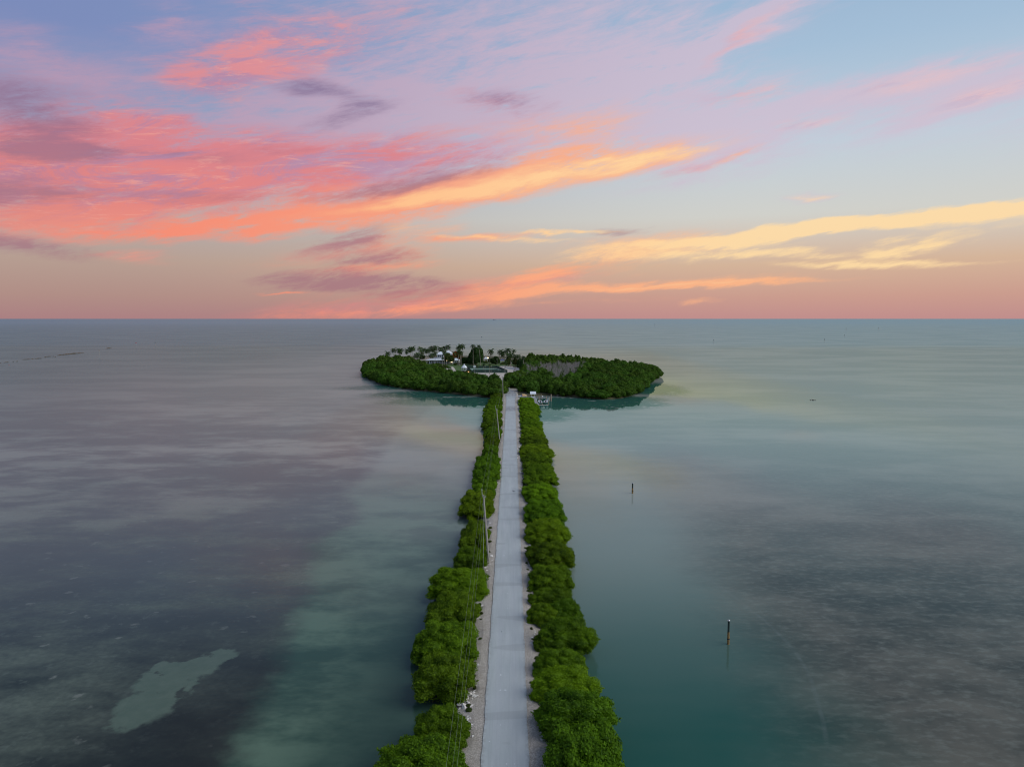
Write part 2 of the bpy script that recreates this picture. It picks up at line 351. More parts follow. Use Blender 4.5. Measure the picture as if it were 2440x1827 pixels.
# road: pale worn asphalt with two wheel tracks
def road_mat():
    m, t, out = new_mat('worn_road'); g = t.n.new('ShaderNodeNewGeometry').outputs['Position']
    x, y, z = t.xyz(g)
    n = t.noise(t.vm('MULTIPLY', g, (1, 0.12, 1)), 1.0, 5, 0.6); n2 = t.noise(g, 6.0, 5, 0.7); n3 = t.noise(g, 0.07, 3, 0.5)
    c = t.mix(t.rng(n, 0.3, 0.7), (0.40, 0.45, 0.455), (0.48, 0.525, 0.53))
    c = t.mix(t.mul(t.rng(n2, 0.55, 0.75), 0.3), c, (0.22, 0.24, 0.27))
    c = t.mix(t.mul(t.rng(n3, 0.5, 0.7), 0.35), c, (0.29, 0.33, 0.34))
    ax = t.math('ABSOLUTE', t.sub(t.math('ABSOLUTE', t.add(x, 0.6)), 0.85))
    c = t.mix(t.mul(t.rng(ax, 0.55, 0.1, smooth=True), 0.25), c, (0.42, 0.45, 0.48))
    # darker patched lengths seen far down the road
    pm = t.math('MULTIPLY', t.rng(y, 296, 300), t.rng(y, 318, 312))
    pm = t.math('MAXIMUM', pm, t.math('MULTIPLY', t.rng(y, 352, 358), 1.0))
    c = t.mix(t.mul(pm, t.rng(n, 0.35, 0.6, 0.2, 0.75)), c, (0.20, 0.20, 0.22))
    st = t.noise(t.vm('MULTIPLY', g, (6.0, 0.08, 1)), 1.0, 3, 0.6)
    c = t.mix(t.mul(t.rng(st, 0.5, 0.75), 0.2), c, (0.25, 0.275, 0.285))
    tp = t.noise(t.vm('MULTIPLY', g, (0.12, 0.35, 1)), 1.0, 2, 0.3)
    c = t.mix(t.mul(t.rng(tp, 0.60, 0.62), 0.30), c, (0.27, 0.295, 0.30))
    ed = t.rng(t.math('ABSOLUTE', t.add(x, 0.6)), 1.75, 2.15)
    c = t.mix(t.mul(t.math('MULTIPLY', ed, t.rng(t.noise(g, 1.8, 4, 0.7), 0.42, 0.6)), 0.6), c, (0.20, 0.20, 0.19))
    p = principled(t, Base_Color=c, Roughness=0.75)
    t.l.new(p.outputs[0], out.inputs[0]); return m
M_ROAD = road_mat()
M_PAINT = simple('white_road_scuff', (0.70, 0.74, 0.76), 0.7, 0.1, 3)
M_PATCH = simple('dark_asphalt_patch', (0.15, 0.165, 0.18), 0.85, 0.2, 3)
#@WATER@
# ------------------------------------------------------------------ water
def water_mat():
    m, t, out = new_mat('shallow_sea_water'); g = t.n.new('ShaderNodeNewGeometry').outputs['Position']
    x, y, z = t.xyz(g)
    wn = t.noise(g, 0.06, 5, 0.6, 0.0, True); wn2 = t.noise(g, 0.35, 4, 0.6, 0.0, True)
    pw = t.vm('ADD', g, t.vm('ADD', t.vm('SCALE', t.vm('SUBTRACT', wn, (0.5, 0.5, 0.5)), scale=8.0), t.vm('SCALE', t.vm('SUBTRACT', wn2, (0.5, 0.5, 0.5)), scale=3.5)))
    px_, py_, _ = t.xyz(pw)
    ty = t.math('DIVIDE', t.sub(py_, 40.0), 460.0)
    def edge(pts):
        P = sorted(((gp(a, b).y - 40.0) / 460.0, gp(a, b).x / 400.0 + 0.5) for a, b in pts)
        return t.mul(t.sub(t.curve(ty, P), 0.5), 400.0)
    xl = edge([(560, 1980), (600, 1827), (625, 1720), (665, 1600), (705, 1480), (735, 1420), (762, 1345), (745, 1310), (870, 1225), (830, 1190), (905, 1110), (930, 1050), (1000, 1000), (1040, 965)])
    xr = edge([(2060, 1980), (1960, 1827), (1885, 1700), (1815, 1600), (1750, 1500), (1693, 1400), (1643, 1330), (1610, 1240), (1560, 1190), (1510, 1120), (1470, 1050), (1425, 960)])
    dl = t.sub(px_, xl); dr = t.sub(px_, xr)
    # big mottling
    nb = t.noise(t.vm('MULTIPLY', g, (0.5, 1.0, 1.0)), 0.018, 5, 0.6); nm = t.noise(t.vm('MULTIPLY', g, (0.6, 1.0, 1.0)), 0.09, 5, 0.65); ns = t.noise(g, 0.5, 4, 0.7); nf = t.noise(t.vm('MULTIPLY', g, (0.55, 1, 1)), 1.1, 3, 0.6)
    # channel water between the seagrass flats
    chan = t.mix(t.rng(y, 62, 128, smooth=True), (0.010, 0.082, 0.062), (0.19, 0.255, 0.225))
    chanl = t.mix(t.rng(nm, 0.38, 0.62, smooth=True), (0.030, 0.072, 0.052), (0.110, 0.180, 0.125))
    c = t.mix(t.rng(x, -8, 4), chanl, chan)
    c = t.mix(t.mul(t.rng(nb, 0.4, 0.65, smooth=True), 0.25), c, (0.12, 0.165, 0.14))
    c = t.mix(t.mul(t.math('MULTIPLY', t.rng(x, -24, -12, smooth=True), t.rng(x, 0, -4)), t.mul(t.rng(y, 125, 80), 0.8)), c, (0.026, 0.062, 0.048))
    # left flat: dark turtle grass
    gl = t.mix(t.rng(t.add(t.mul(nm, 0.6), t.mul(nb, 0.4)), 0.40, 0.62, smooth=True), (0.032, 0.042, 0.034), (0.125, 0.155, 0.118))
    gl = t.mix(t.mul(t.rng(t.noise(g, 1.3, 3, 0.6), 0.35, 0.65), 0.30), gl, (0.016, 0.020, 0.018))
    gl = t.mix(t.mul(t.rng(ns, 0.56, 0.68), 0.40), gl, (0.13, 0.16, 0.13))
    vf = t.voronoi(t.vm('MULTIPLY', pw, (0.7, 1, 1)), 0.28)[0]
    gl = t.mix(t.mul(t.rng(vf, 0.16, 0.08), 0.45), gl, (0.26, 0.28, 0.24))
    gl = t.mix(t.mul(t.rng(nb, 0.5, 0.68, smooth=True), 0.5), gl, (0.10, 0.12, 0.12))
    # darker belt along the edge of the left flat
    belt = t.mul(t.rng(dl, -24, -8, smooth=True), t.rng(y, 115, 65))
    gl = t.mix(t.mul(belt, 0.75), gl, (0.014, 0.017, 0.016))
    c = t.mix(t.rng(dl, 1.8, -3.0, smooth=True), c, gl)
    # sand patch in the left flat
    acc = None
    pws = t.vm('ADD', g, t.vm('ADD', t.vm('SCALE', t.vm('SUBTRACT', wn, (0.5, 0.5, 0.5)), scale=3.0), t.vm('SCALE', t.vm('SUBTRACT', wn2, (0.5, 0.5, 0.5)), scale=2.6)))
    for (a, b, rx, ry) in [(322, 1702, 45, 24), (360, 1668, 66, 40), (400, 1632, 72, 44), (432, 1602, 64, 34), (392, 1602, 50, 28), (482, 1582, 48, 26), (526, 1558, 38, 14)]:
        q = gp(a, b); bl = t.blob(pws, q.x, q.y, rx / 1694 * 88 * 1.35, ry * 0.115 * 1.4, R(10)); acc = bl if acc is None else t.math('MAXIMUM', acc, bl)
    c = t.mix(t.rng(acc, 0.14, 0.36, 0, 0.85, smooth=True), c, t.mix(t.rng(ns, 0.3, 0.7), (0.090, 0.135, 0.100), (0.120, 0.165, 0.125)))
    # right flat: speckled sparse grass
    gr = t.mix(t.rng(t.add(t.mul(nm, 0.5), t.mul(nb, 0.5)), 0.40, 0.60, smooth=True), (0.048, 0.046, 0.034), (0.145, 0.135, 0.105))
    sp = t.mul(t.rng(nf, 0.48, 0.70), t.rng(nm, 0.3, 0.6, 0.35, 1.0))
    gr = t.mix(t.mul(sp, 0.6), gr, (0.20, 0.21, 0.175))
    c = t.mix(t.rng(dr, -9.0, 14.0, smooth=True), c, gr)
    # propeller scar curving over the right flat
    ps = [(1640, 1352), (1720, 1400), (1790, 1452), (1852, 1507), (1905, 1570), (1940, 1640), (1958, 1720), (1975, 1800)]
    P = sorted(((gp(a, b).y - 40.0) / 100.0, gp(a, b).x / 100.0) for a, b in ps)
    tyy = t.math('DIVIDE', t.sub(py_, 40.0), 100.0)
    xs = t.mul(t.curve(t.math('DIVIDE', t.sub(y, 40.0), 100.0), P), 100.0)
    dd = t.math('ABSOLUTE', t.sub(t.add(x, t.mul(t.sub(nm, 0.5), 1.0)), xs))
    scar = t.mul(t.rng(dd, 0.40, 0.05, smooth=True), t.mul(t.rng(y, 62, 66), t.rng(y, 118, 108)))
    c = t.mix(t.mul(t.mul(scar, t.rng(ns, 0.35, 0.6)), 0.28), c, (0.15, 0.18, 0.17))
    # clear turquoise shallows round the island
    tq = None
    for (a, b, rx, ry, an, wg) in [(1100, 955, 42, 14, 8, 1.0), (1010, 940, 34, 14, 8, 1.0), (930, 922, 34, 12, 20, .8), (1330, 960, 34, 20, 0, 1.0), (1420, 965, 30, 14, 0, .9), (1290, 985, 16, 20, 0, .8), (1150, 965, 12, 10, 0, .8), (1500, 952, 20, 14, 0, .8), (1548, 925, 22, 30, 0, .9), (1470, 962, 26, 12, 0, .9), (875, 898, 14, 12, 0, .5)]:
        q = gp(a, b); bl = t.mul(t.blob(pws, q.x, q.y, rx * 1.25, ry * 1.8, R(an)), wg); tq = bl if tq is None else t.math('MAXIMUM', tq, bl)
    # open water beyond the flats
    far = t.mix(t.rng(nb, 0.4, 0.6, smooth=True), (0.28, 0.325, 0.30), (0.39, 0.415, 0.375))
    far = t.mix(t.mul(t.rng(x, -60, -330, smooth=True), 0.85), far, t.mix(t.rng(nb, 0.4, 0.6, smooth=True), (0.12, 0.20, 0.19), (0.17, 0.25, 0.235)))
    far = t.mix(t.mul(t.rng(ns, 0.55, 0.7), 0.25), far, (0.42, 0.47, 0.43))
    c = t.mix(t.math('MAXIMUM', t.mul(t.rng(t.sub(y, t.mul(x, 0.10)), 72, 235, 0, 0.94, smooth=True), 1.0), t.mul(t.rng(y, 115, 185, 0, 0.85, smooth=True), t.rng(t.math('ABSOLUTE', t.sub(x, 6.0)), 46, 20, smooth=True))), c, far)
    lm = t.mul(t.rng(dl, 1.8, -4.0, smooth=True), t.mul(t.rng(y, 75, 115), t.rng(y, 430, 200)))
    lm = t.mul(lm, t.rng(t.add(t.mul(nm, 0.55), t.mul(nb, 0.45)), 0.58, 0.44, 0.25, 1.0, smooth=True))
    c = t.mix(t.mul(lm, 0.62), c, (0.105, 0.118, 0.128))
    c = t.mix(t.rng(tq, 0.04, 0.42, 0, 0.95, smooth=True), c, (0.022, 0.118, 0.092))
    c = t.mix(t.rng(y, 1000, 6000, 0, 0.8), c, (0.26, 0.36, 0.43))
    d = t.n.new('ShaderNodeBsdfDiffuse'); t.put(d.inputs[0], c)
    gls = t.n.new('ShaderNodeBsdfGlossy'); gls.inputs[0].default_value = WATER_TINT
    t.put(gls.inputs['Roughness'], t.math('MAXIMUM', t.rng(y, 420, 1100, 0.02, 0.26), t.math('MAXIMUM', t.rng(x, -25, -80, 0.02, 0.22), t.rng(x, 90, 180, 0.02, 0.2))))
    b = t.n.new('ShaderNodeBump'); b.inputs['Distance'].default_value = 0.05
    h = t.add(t.noise(t.vm('MULTIPLY', g, (0.7, 1.3, 1)), 1.6, 3, 0.6), t.mul(t.noise(t.vm('MULTIPLY', g, (0.5, 1.3, 1)), 0.25, 3, 0.6), 1.5))
    t.put(b.inputs['Height'], h); t.put(b.inputs['Strength'], t.rng(y, 60, 260, 0.34, 0.012))
    t.l.new(b.outputs[0], gls.inputs['Normal'])
    fr = t.n.new('ShaderNodeFresnel'); fr.inputs[0].default_value = 1.33
    fac = t.rng(fr.outputs[0], 0.0, 0.6, 0.0, WATER_MAX)
    mx = t.n.new('ShaderNodeMixShader'); t.put(mx.inputs[0], fac); t.l.new(d.outputs[0], mx.inputs[1]); t.l.new(gls.outputs[0], mx.inputs[2])
    t.l.new(mx.outputs[0], out.inputs[0]); return m
WATER_TINT = (0.40, 0.58, 0.62, 1)
WATER_MAX = 0.54
M_WATER = water_mat()
S = 60000.0
mb = MB()
ring = [-S, -8000, -1500, -300, 0, 300, 1500, 8000, S]
for i in range(8):
    for j in range(8): mb.quad((ring[i], ring[j], 0), (ring[i+1], ring[j], 0), (ring[i+1], ring[j+1], 0), (ring[i], ring[j+1], 0))
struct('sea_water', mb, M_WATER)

# ------------------------------------------------------------------ crowns
def ico(sub=1):
    bm = bmesh.new(); bmesh.ops.create_icosphere(bm, subdivisions=sub, radius=1.0)
    v = np.array([p.co[:] for p in bm.verts]); f = [tuple(q.index for q in fc.verts) for fc in bm.faces]; bm.free(); return v, f
ICO2 = ico(2)
def crown_mesh(name, seed, n_lumps, n_leaves, leaf, mat, lump=(0.24, 0.36), low=-0.25, hemi=True, zmul=1.0, ragged=0.05, sq=0.0, sprigs=0):
    r = np.random.default_rng(seed)
    C = []; Rr = []
    ga = math.pi * (3 - 5 ** 0.5)
    for i in range(n_lumps):
        cz = 1 - (i + 0.5) / n_lumps * (1.0 - low)
        cz = np.clip(cz + r.normal(0, 0.05), low, 1.0); th = ga * i + r.normal(0, 0.3)
        s = math.sqrt(max(0, 1 - cz * cz)); rad = r.uniform(0.54, 0.82)
        C.append((math.cos(th) * s * rad, math.sin(th) * s * rad, cz * rad)); Rr.append(r.uniform(*lump))
    C.append((0, 0, 0.1)); Rr.append(0.62)
    C = np.array(C); Rr = np.array(Rr)
    prob = Rr ** 2; prob[-1] *= 0.4; prob /= prob.sum()
    m = int(n_leaves * 2.6)
    k = r.choice(len(Rr), m, p=prob)
    d = r.normal(size=(m, 3)); d /= np.linalg.norm(d, axis=1)[:, None]
    pos = C[k] + d * (Rr[k] * (1 + r.normal(0, ragged, m)))[:, None]
    # keep only those on the outside
    dist = np.linalg.norm(pos[:, None, :] - C[None], axis=2) / Rr[None]
    keep = (dist.min(axis=1) > 0.93) & (pos[:, 2] > (-0.42 if hemi else -2))
    pos = pos[keep][:n_leaves]; d = d[keep][:n_leaves]; kk = k[keep][:n_leaves]; n = len(pos)
    if sprigs:
        sd = r.normal(size=(sprigs, 3)); sd[:, 2] = np.abs(sd[:, 2]) * .8; sd /= np.linalg.norm(sd, axis=1)[:, None]
        kk2 = r.integers(0, len(Rr) - 1, sprigs); ctr = C[kk2] + sd * (Rr[kk2] * r.uniform(1.0, 1.45, sprigs))[:, None]
        L_ = 26; idx = np.repeat(np.arange(sprigs), L_); al = r.uniform(-1.2, .6, sprigs * L_)[:, None]
        pp = ctr[idx] + sd[idx] * al * 0.07 + r.normal(0, .018, (sprigs * L_, 3))
        pos = np.concatenate([pos, pp]); d = np.concatenate([d, sd[idx]]); kk = np.concatenate([kk, kk2[idx]]); n = len(pos)
    nrm = d * 0.7 + np.array([0, 0, 0.35]) + r.normal(0, 0.45, (n, 3)); nrm /= np.linalg.norm(nrm, axis=1)[:, None]
    a = np.cross(nrm, r.normal(size=(n, 3))); a /= np.linalg.norm(a, axis=1)[:, None]; b = np.cross(nrm, a)
    sz = leaf * r.uniform(0.6, 1.3, n)[:, None]
    tip = nrm * sz * 0.25
    q = np.stack([pos - a * sz * 0.62, pos - b * sz * 0.42 + tip * 0, pos + a * sz * 0.62 + tip, pos + b * sz * 0.42], axis=1).reshape(-1, 3)
    tint = np.repeat(np.clip(r.normal(0.45, 0.28, n) + r.uniform(-0.15, 0.15, len(Rr))[kk], 0, 1), 4)
    verts = [q]; faces_v = np.arange(4 * n, dtype=np.int32); ls = [np.arange(n) * 4]; tot = [np.full(n, 4)]
    iv, ifc = ICO2; off = 4 * n; cv = []; cf = []
    for c, rr in zip(C, Rr):
        w = iv * (rr * 0.90) * (1 + r.normal(0, 0.04, (len(iv), 1))) + c
        cv.append(w); cf.append(np.array(ifc) + off); off += len(iv)
    verts = np.concatenate([q] + cv); verts[:, 2] = np.maximum(verts[:, 2], -0.5)
    tri = np.concatenate(cf).astype(np.int32)
    verts[:, 2] = (verts[:, 2] * zmul)
    if sq:
        rad = np.hypot(verts[:, 0], verts[:, 1]) + 1e-6; cs = np.abs(verts[:, :2] / rad[:, None])
        k_ = (cs[:, 0] ** sq + cs[:, 1] ** sq) ** (-1.0 / sq); k_ = 1 + (k_ - 1) * np.clip(rad, 0, 1)
        verts[:, 0] *= k_; verts[:, 1] *= k_
        verts[:, 2] *= 1 - 0.10 * np.clip(1 - rad, 0, 1)
    me = bpy.data.meshes.new(name)
    me.vertices.add(len(verts)); me.vertices.foreach_set('co', verts.astype(np.float32).ravel())
    loops = np.concatenate([faces_v, tri.ravel()]); me.loops.add(len(loops)); me.loops.foreach_set('vertex_index', loops)
    starts = np.concatenate([np.arange(n) * 4, 4 * n + np.arange(len(tri)) * 3]); me.polygons.add(len(starts)); me.polygons.foreach_set('loop_start', starts.astype(np.int32))
    me.update(calc_edges=True); me.validate()
    at = me.attributes.new('tint', 'FLOAT', 'POINT'); tt = np.full(len(verts), 0.3, np.float32); tt[:4 * n] = tint; at.data.foreach_set('value', tt)  # core lumps get a low tint: shade among inner leaves put into colour
    me.materials.append(mat); return me
def roots_mesh(name, seed, mat, n=9, h=0.6):
    r = random.Random(seed); m = MB()
    for i in range(n):
        th = i * 2 * math.pi / n + r.uniform(-.3, .3); R0 = r.uniform(.3, .6); c, s = math.cos(th), math.sin(th)
        m.tube([(c * R0, s * R0, -0.55), (c * R0 * .8, s * R0 * .8, -0.25), (c * R0 * .45, s * R0 * .45, 0.0), (c * .1, s * .1, h * .4)], [.014, .016, .018, .024], 5)
        if i % 2: m.tube([(c * .1, s * .1, 0.05), (c * .5, s * .5, .15), (c * .75, s * .75, .3)], [.022, .014, .008], 4)
    return m.mesh(name, mat)
NEAR = [crown_mesh('mangrove_bush_crown', 100 + i, 84 + 6 * (i % 3), 24000, 0.040, M_MANG, (0.12, 0.20), ragged=0.13, sq=3.2, sprigs=110) for i in range(5)]
SMALL = [crown_mesh('small_bush_crown', 120 + i, 34 + 4 * (i % 3), 9000, 0.062, M_MANG, (0.17, 0.27), ragged=0.10, sq=3.0, sprigs=50) for i in range(4)]
def recol(ms, mat):
    out = []
    for me in ms: q = me.copy(); q.materials[0] = mat; out.append(q)
    return out
NEAR_B = recol(NEAR[:2], M_MANG_B); SMALL_B = recol(SMALL, M_MANG_B)
NEARROOT = [roots_mesh('mangrove_prop_roots', i, M_TRUNK) for i in range(3)]
ISL = [crown_mesh('mangrove_tree_crown', 200 + i, 22 + 3 * (i % 3), 4200, 0.085, M_MANG_I, (0.20, 0.36), ragged=0.12, sprigs=40) for i in range(6)]
ISLROOT = [roots_mesh('mangrove_tree_trunk', 10 + i, M_TRUNK, 7) for i in range(2)]
def put_bush(name, x, y, z, rx, ry, h, meshes, roots, label, cat, group, rz=None, sub='trunk', depth=0.5):
    """z = ground level; the crown mesh spans -0.42..~1 vertically"""
    t = thing(name, label, cat, (x, y, z), random.uniform(0, 6.28) if rz is None else rz, group)
    hz = h / 1.42
    c = link('crown', random.choice(meshes), t); c.scale = (rx, ry, hz); c.location = (0, 0, hz * 0.44)
    if roots:
        q = link(sub, random.choice(roots), t); q.scale = (rx, ry, hz); q.location = (0, 0, hz * 0.44)
    return t

# ------------------------------------------------------------------ causeway
RX = -0.6; RW = 2.1; RZ = 1.05
def road_center(y):
    if y < 362: return RX
    return RX - ((y - 362) / 22.0) ** 2 * 2.2
def road_half(y): return RW + max(0, min(1, (y - 340) / 25.0)) * 0.9
left_tab = [(891,1105,1827),(930,1116,1750),(985,1118,1715),(1030,1114,1690),(1050,1112,1678),(1010,1122,1655),(979,1135,1620),(984,1129,1580),(988,1136,1540),(1015,1142,1500),(1015,1144,1450),(1022,1146,1412),(1019,1158,1396),(1042,1164,1370),(1081,1162,1340),(1100,1159,1312),(1095,1163,1290),(1094,1166,1260),(1120,1168,1240),(1112,1171,1222),(1096,1174,1200),(1120,1176,1175),(1134,1182,1150),(1124,1185,1136),(1124,1192,1108),(1146,1187,1090),(1147,1187,1065),(1148,1196,1040),(1150,1197,1020),(1150,1197,995),(1155,1197,975),(1163,1198,960),(1170,1199,945)]
right_tab = [(1500,1296,1827),(1488,1300,1760),(1478,1282,1700),(1445,1270,1640),(1421,1272,1600),(1385,1274,1562),(1400,1276,1545),(1421,1273,1520),(1410,1265,1480),(1367,1263,1435),(1366,1258,1400),(1352,1262,1352),(1370,1255,1330),(1372,1256,1280),(1355,1252,1240),(1346,1249,1200),(1330,1247,1150),(1316,1245,1110),(1312,1240,1080),(1312,1238,1060),(1304,1241,1040),(1290,1238,1000),(1285,1237,980),(1281,1235,962),(1268,1233,950)]
ZM = 2.0
def side(tab):
    a = sorted((gp((o + i) / 2, y, ZM).y, gp(o, y, ZM).x, gp(i, y, ZM).x) for o, i, y in tab)
    a = np.array(a); a = np.vstack([[a[0, 0] - 22, a[0, 1] * 1.05, a[0, 2]], a]); return a
LS, RS = side(left_tab), side(right_tab)
def hedge_at(S_, y): return float(np.interp(y, S_[:, 0], S_[:, 1])), float(np.interp(y, S_[:, 0], S_[:, 2]))

ys = np.arange(-60, 395, 1.5)
# embankment (verge + slopes)
def emb(ys):
    v = []; f = []
    r = random.Random(3); prof = None
    for k, y in enumerate(ys):
        lo, li = hedge_at(LS, max(y, 55)); ro, ri = hedge_at(RS, max(y, 55)); c = road_center(y); hw = road_half(y)
        jl = 0.35 * math.sin(y * 0.9) + r.uniform(-.25, .25); jr = 0.35 * math.sin(y * 0.7 + 2) + r.uniform(-.25, .25)
        xl = min(li - 0.5 + jl * .4, c - hw - 0.9); xr = max(ri + 0.5 + jr * .4, c + hw + 0.9)
        row = [(xl - 3.4 + jl, -0.8), (xl - 1.5 + jl, 0.15), (xl, 0.78 + r.uniform(-.06, .06)), ((xl + c - hw) / 2, 0.96 + r.uniform(-.03, .03)), (c - hw - 0.02, 0.98), (c, 0.90), (c + hw + 0.02, 0.98), ((xr + c + hw) / 2, 0.96 + r.uniform(-.03, .03)), (xr, 0.78 + r.uniform(-.06, .06)), (xr + 1.5 + jr, 0.15), (xr + 3.4 + jr, -0.8)]
        v += [(a, float(y), b) for a, b in row]
        if k:
            n = 11; b0 = (k - 1) * n
            f += [(b0 + j, b0 + j + 1, b0 + n + j + 1, b0 + n + j) for j in range(n - 1)]
    m = MB(); m.v = v; m.f = f; return m
embank = struct('causeway_verge', emb(ys), M_VERGE)
def strip(ys, z, hwf, cf, thick):
    m = MB(); n = 4
    for k, y in enumerate(ys):
        c = cf(y); h = hwf(y) + 0.05 * math.sin(y * 1.7) + 0.04 * math.sin(y * 0.63 + 1)
        m.v += [(c - h, y, z - thick), (c - h, y, z), (c + h, y, z), (c + h, y, z - thick)]
        if k:
            b = (k - 1) * n; m.f += [(b + j, b + j + 1, b + n + j + 1, b + n + j) for j in range(3)]
    return m
road = struct('road', strip([float(a) for a in np.arange(-60, 397, 1.5)], RZ, road_half, road_center, 0.2), M_ROAD)
def scuff(px, py, w, d, mat, name):
    p = gp(px, py, RZ + 0.004); r = random.Random(px * 7 + py); n = 9
    pts = [(p.x + math.cos(2 * math.pi * i / n) * w * r.uniform(.7, 1.1), p.y + math.sin(2 * math.pi * i / n) * d * r.uniform(.7, 1.1), RZ + 0.004) for i in range(n)]
    MB().poly(pts).build(name, mat, road)
for a in [(1193, 1607, .10, .14), (1192, 1643, .10, .08), (1204, 1643, .16, .09), (1210, 1413, .05, .10), (1210, 1449, .06, .08), (1186, 1425, .04, .07), (1193, 1726, .04, .08), (1207, 1819, .08, .08), (1226, 1819, .05, .06), (1201, 1323, .14, .12), (1166, 1765, .06, .08)]:
    scuff(*a, M_PAINT, 'white_scuff')
for a in [(1224, 1170, .30, .55), (1195, 1504, .08, .14), (1222, 1168, .22, .3)]: scuff(*a, M_PATCH, 'dark_patch')

# rocks
def rock_mesh(seed, mat):
    r = np.random.default_rng(seed); bm = bmesh.new()
    for _ in range(13):
        d = r.normal(size=3); d /= np.linalg.norm(d); bm.verts.new(tuple(d * np.array([1, .85, .65]) * r.uniform(.8, 1.1)))
    h = bmesh.ops.convex_hull(bm, input=bm.verts); 
    for v in [v for v in bm.verts if not v.link_faces]: bm.verts.remove(v)
    me = bpy.data.meshes.new('rock'); bm.to_mesh(me); bm.free(); me.materials.append(mat); return me
ROCKS = [rock_mesh(i, M_ROCK) for i in range(8)]
rr = random.Random(11); cand = []
def rock_zone(px, py, n, sx, sy, lo, hi):
    p = gp(px, py, 0.7)
    for _ in range(n): cand.append((p.x + rr.gauss(0, sx), p.y + rr.gauss(0, sy), rr.uniform(lo, hi), rr.uniform(0.45, 0.9)))
rock_zone(1122, 1672, 42, .55, 1.6, .14, .38); rock_zone(1110, 1668, 26, .6, 1.0, .14, .36); rock_zone(1165, 1345, 18, .5, 1.6, .2, .5); rock_zone(1171, 1215, 16, .5, 3, .2, .5); rock_zone(1266, 1535, 18, .3, 2.2, .14, .32); rock_zone(1262, 1440, 14, .3, 2, .14, .34); rock_zone(1290, 1740, 14, .4, 1.5, .12, .3); rock_zone(1146, 1420, 12, .3, 2, .15, .35); rock_zone(1180, 1150, 14, .4, 4, .2, .45)
y = 60.0
while y < 352:
    step = 0.16 if y < 130 else 0.32
    for S_, sg in ((LS, -1), (RS, 1)):
        o, i = hedge_at(S_, y)
        if rr.random() < 0.75:
            xx = i + sg * rr.uniform(-1.0, 0.7); s = rr.uniform(.08, .24) * (1 + (rr.random() < .2) * .8) * (1 if y < 150 else 1.5)
            cand.append((xx, y + rr.uniform(-.2, .2), s, 0.78 - 0.15 * max(0, sg * (xx - i))))
    y += step
cand.sort(key=lambda q: -q[2] / math.hypot(q[1], 40))
for (x, y, s, z) in cand[:300]:
    o = link('rock', rr.choice(ROCKS), embank); o.location = (x, y, z); o.scale = (s, s, s * .8); o.rotation_euler = (rr.uniform(0, .5), rr.uniform(0, .5), rr.uniform(0, 6.28))
sv, sf = [], []
for (x, y, s, z) in cand[300:]:
    me = rr.choice(ROCKS); b = len(sv); th = rr.uniform(0, 6.28); c_, s_ = math.cos(th), math.sin(th)
    for v in me.vertices: sv.append((x + (v.co.x * c_ - v.co.y * s_) * s, y + (v.co.x * s_ + v.co.y * c_) * s, z + v.co.z * s * .8))
    sf += [tuple(b + i for i in p.vertices) for p in me.polygons]
mb = MB(); mb.v = sv; mb.f = sf; tag(mb.build('small_rocks', M_ROCK, embank), kind='stuff')

# hedges of mangrove bushes
def ordinal(n):
    w = ['first','second','third','fourth','fifth','sixth','seventh','eighth','ninth','tenth','eleventh','twelfth','thirteenth','fourteenth','fifteenth','sixteenth','seventeenth','eighteenth','nineteenth','twentieth']
    return w[n] if n < len(w) else str(n + 1) + 'th'
def hedge(S_, sidename, y0, y1, gaps, sg):
    y = y0; k = 0
    while y < y1:
        o, i = hedge_at(S_, y); hw = abs(o - i) / 2; cx = (o + i) / 2
        hw = max(hw, 1.3)
        ry = max(2.2, min(hw * 1.0, 4.0)) * random.uniform(.9, 1.1)
        gap = any(a < y < b for a, b in gaps)
        if not gap:
            h = min(4.6, 1.7 + hw * 0.62) * random.uniform(.92, 1.1)
            if k < 16:
                lab = '%s mangrove bush from the photo bottom in the hedge %s of the road' % (ordinal(k), sidename)
            elif y < 240: lab = 'rounded mangrove bush in the middle stretch of the hedge %s of the road' % sidename
            else: lab = 'small mangrove bush in the far stretch of the hedge %s of the road' % sidename
            put_bush('mangrove_bush', cx - sg * 0.0 + random.uniform(-.2, .2), y, 0.35 if hw < 2.5 else 0.15, hw * 1.13, ry * 1.25, h, NEAR, NEARROOT, lab, 'bush', 'mangrove bushes lining the causeway', rz=0 if random.random() < .5 else math.pi, sub='prop_roots')
            k += 1
        y += ry * (0.95 if not gap else 0.5)
def mass(x0, x1, yb, yt, h, label, bright=0, meshes=None):
    """one bush from its photo outline: xL, xR, foot line, far shoulder"""
    yf = gp(1200, yb, .2).y; ybk = gp(1200, yt, .72 * h).y; Y = (yf + ybk) / 2; ry = max(1.5, (ybk - yf) / 2)
    ym = (yb + yt) / 2; a, b = gp(x0, ym, .5 * h).x, gp(x1, ym, .5 * h).x
    ms = meshes or (NEAR_B if bright else NEAR) if abs(b - a) > 4.6 else (SMALL_B if bright else SMALL)
    t = put_bush('mangrove_bush', (a + b) / 2, Y, .1, (b - a) / 2 * 1.09, ry * 1.40, h, ms, NEARROOT, label, 'bush', 'mangrove bushes lining the causeway', rz=random.choice((0, math.pi)), sub='prop_roots')
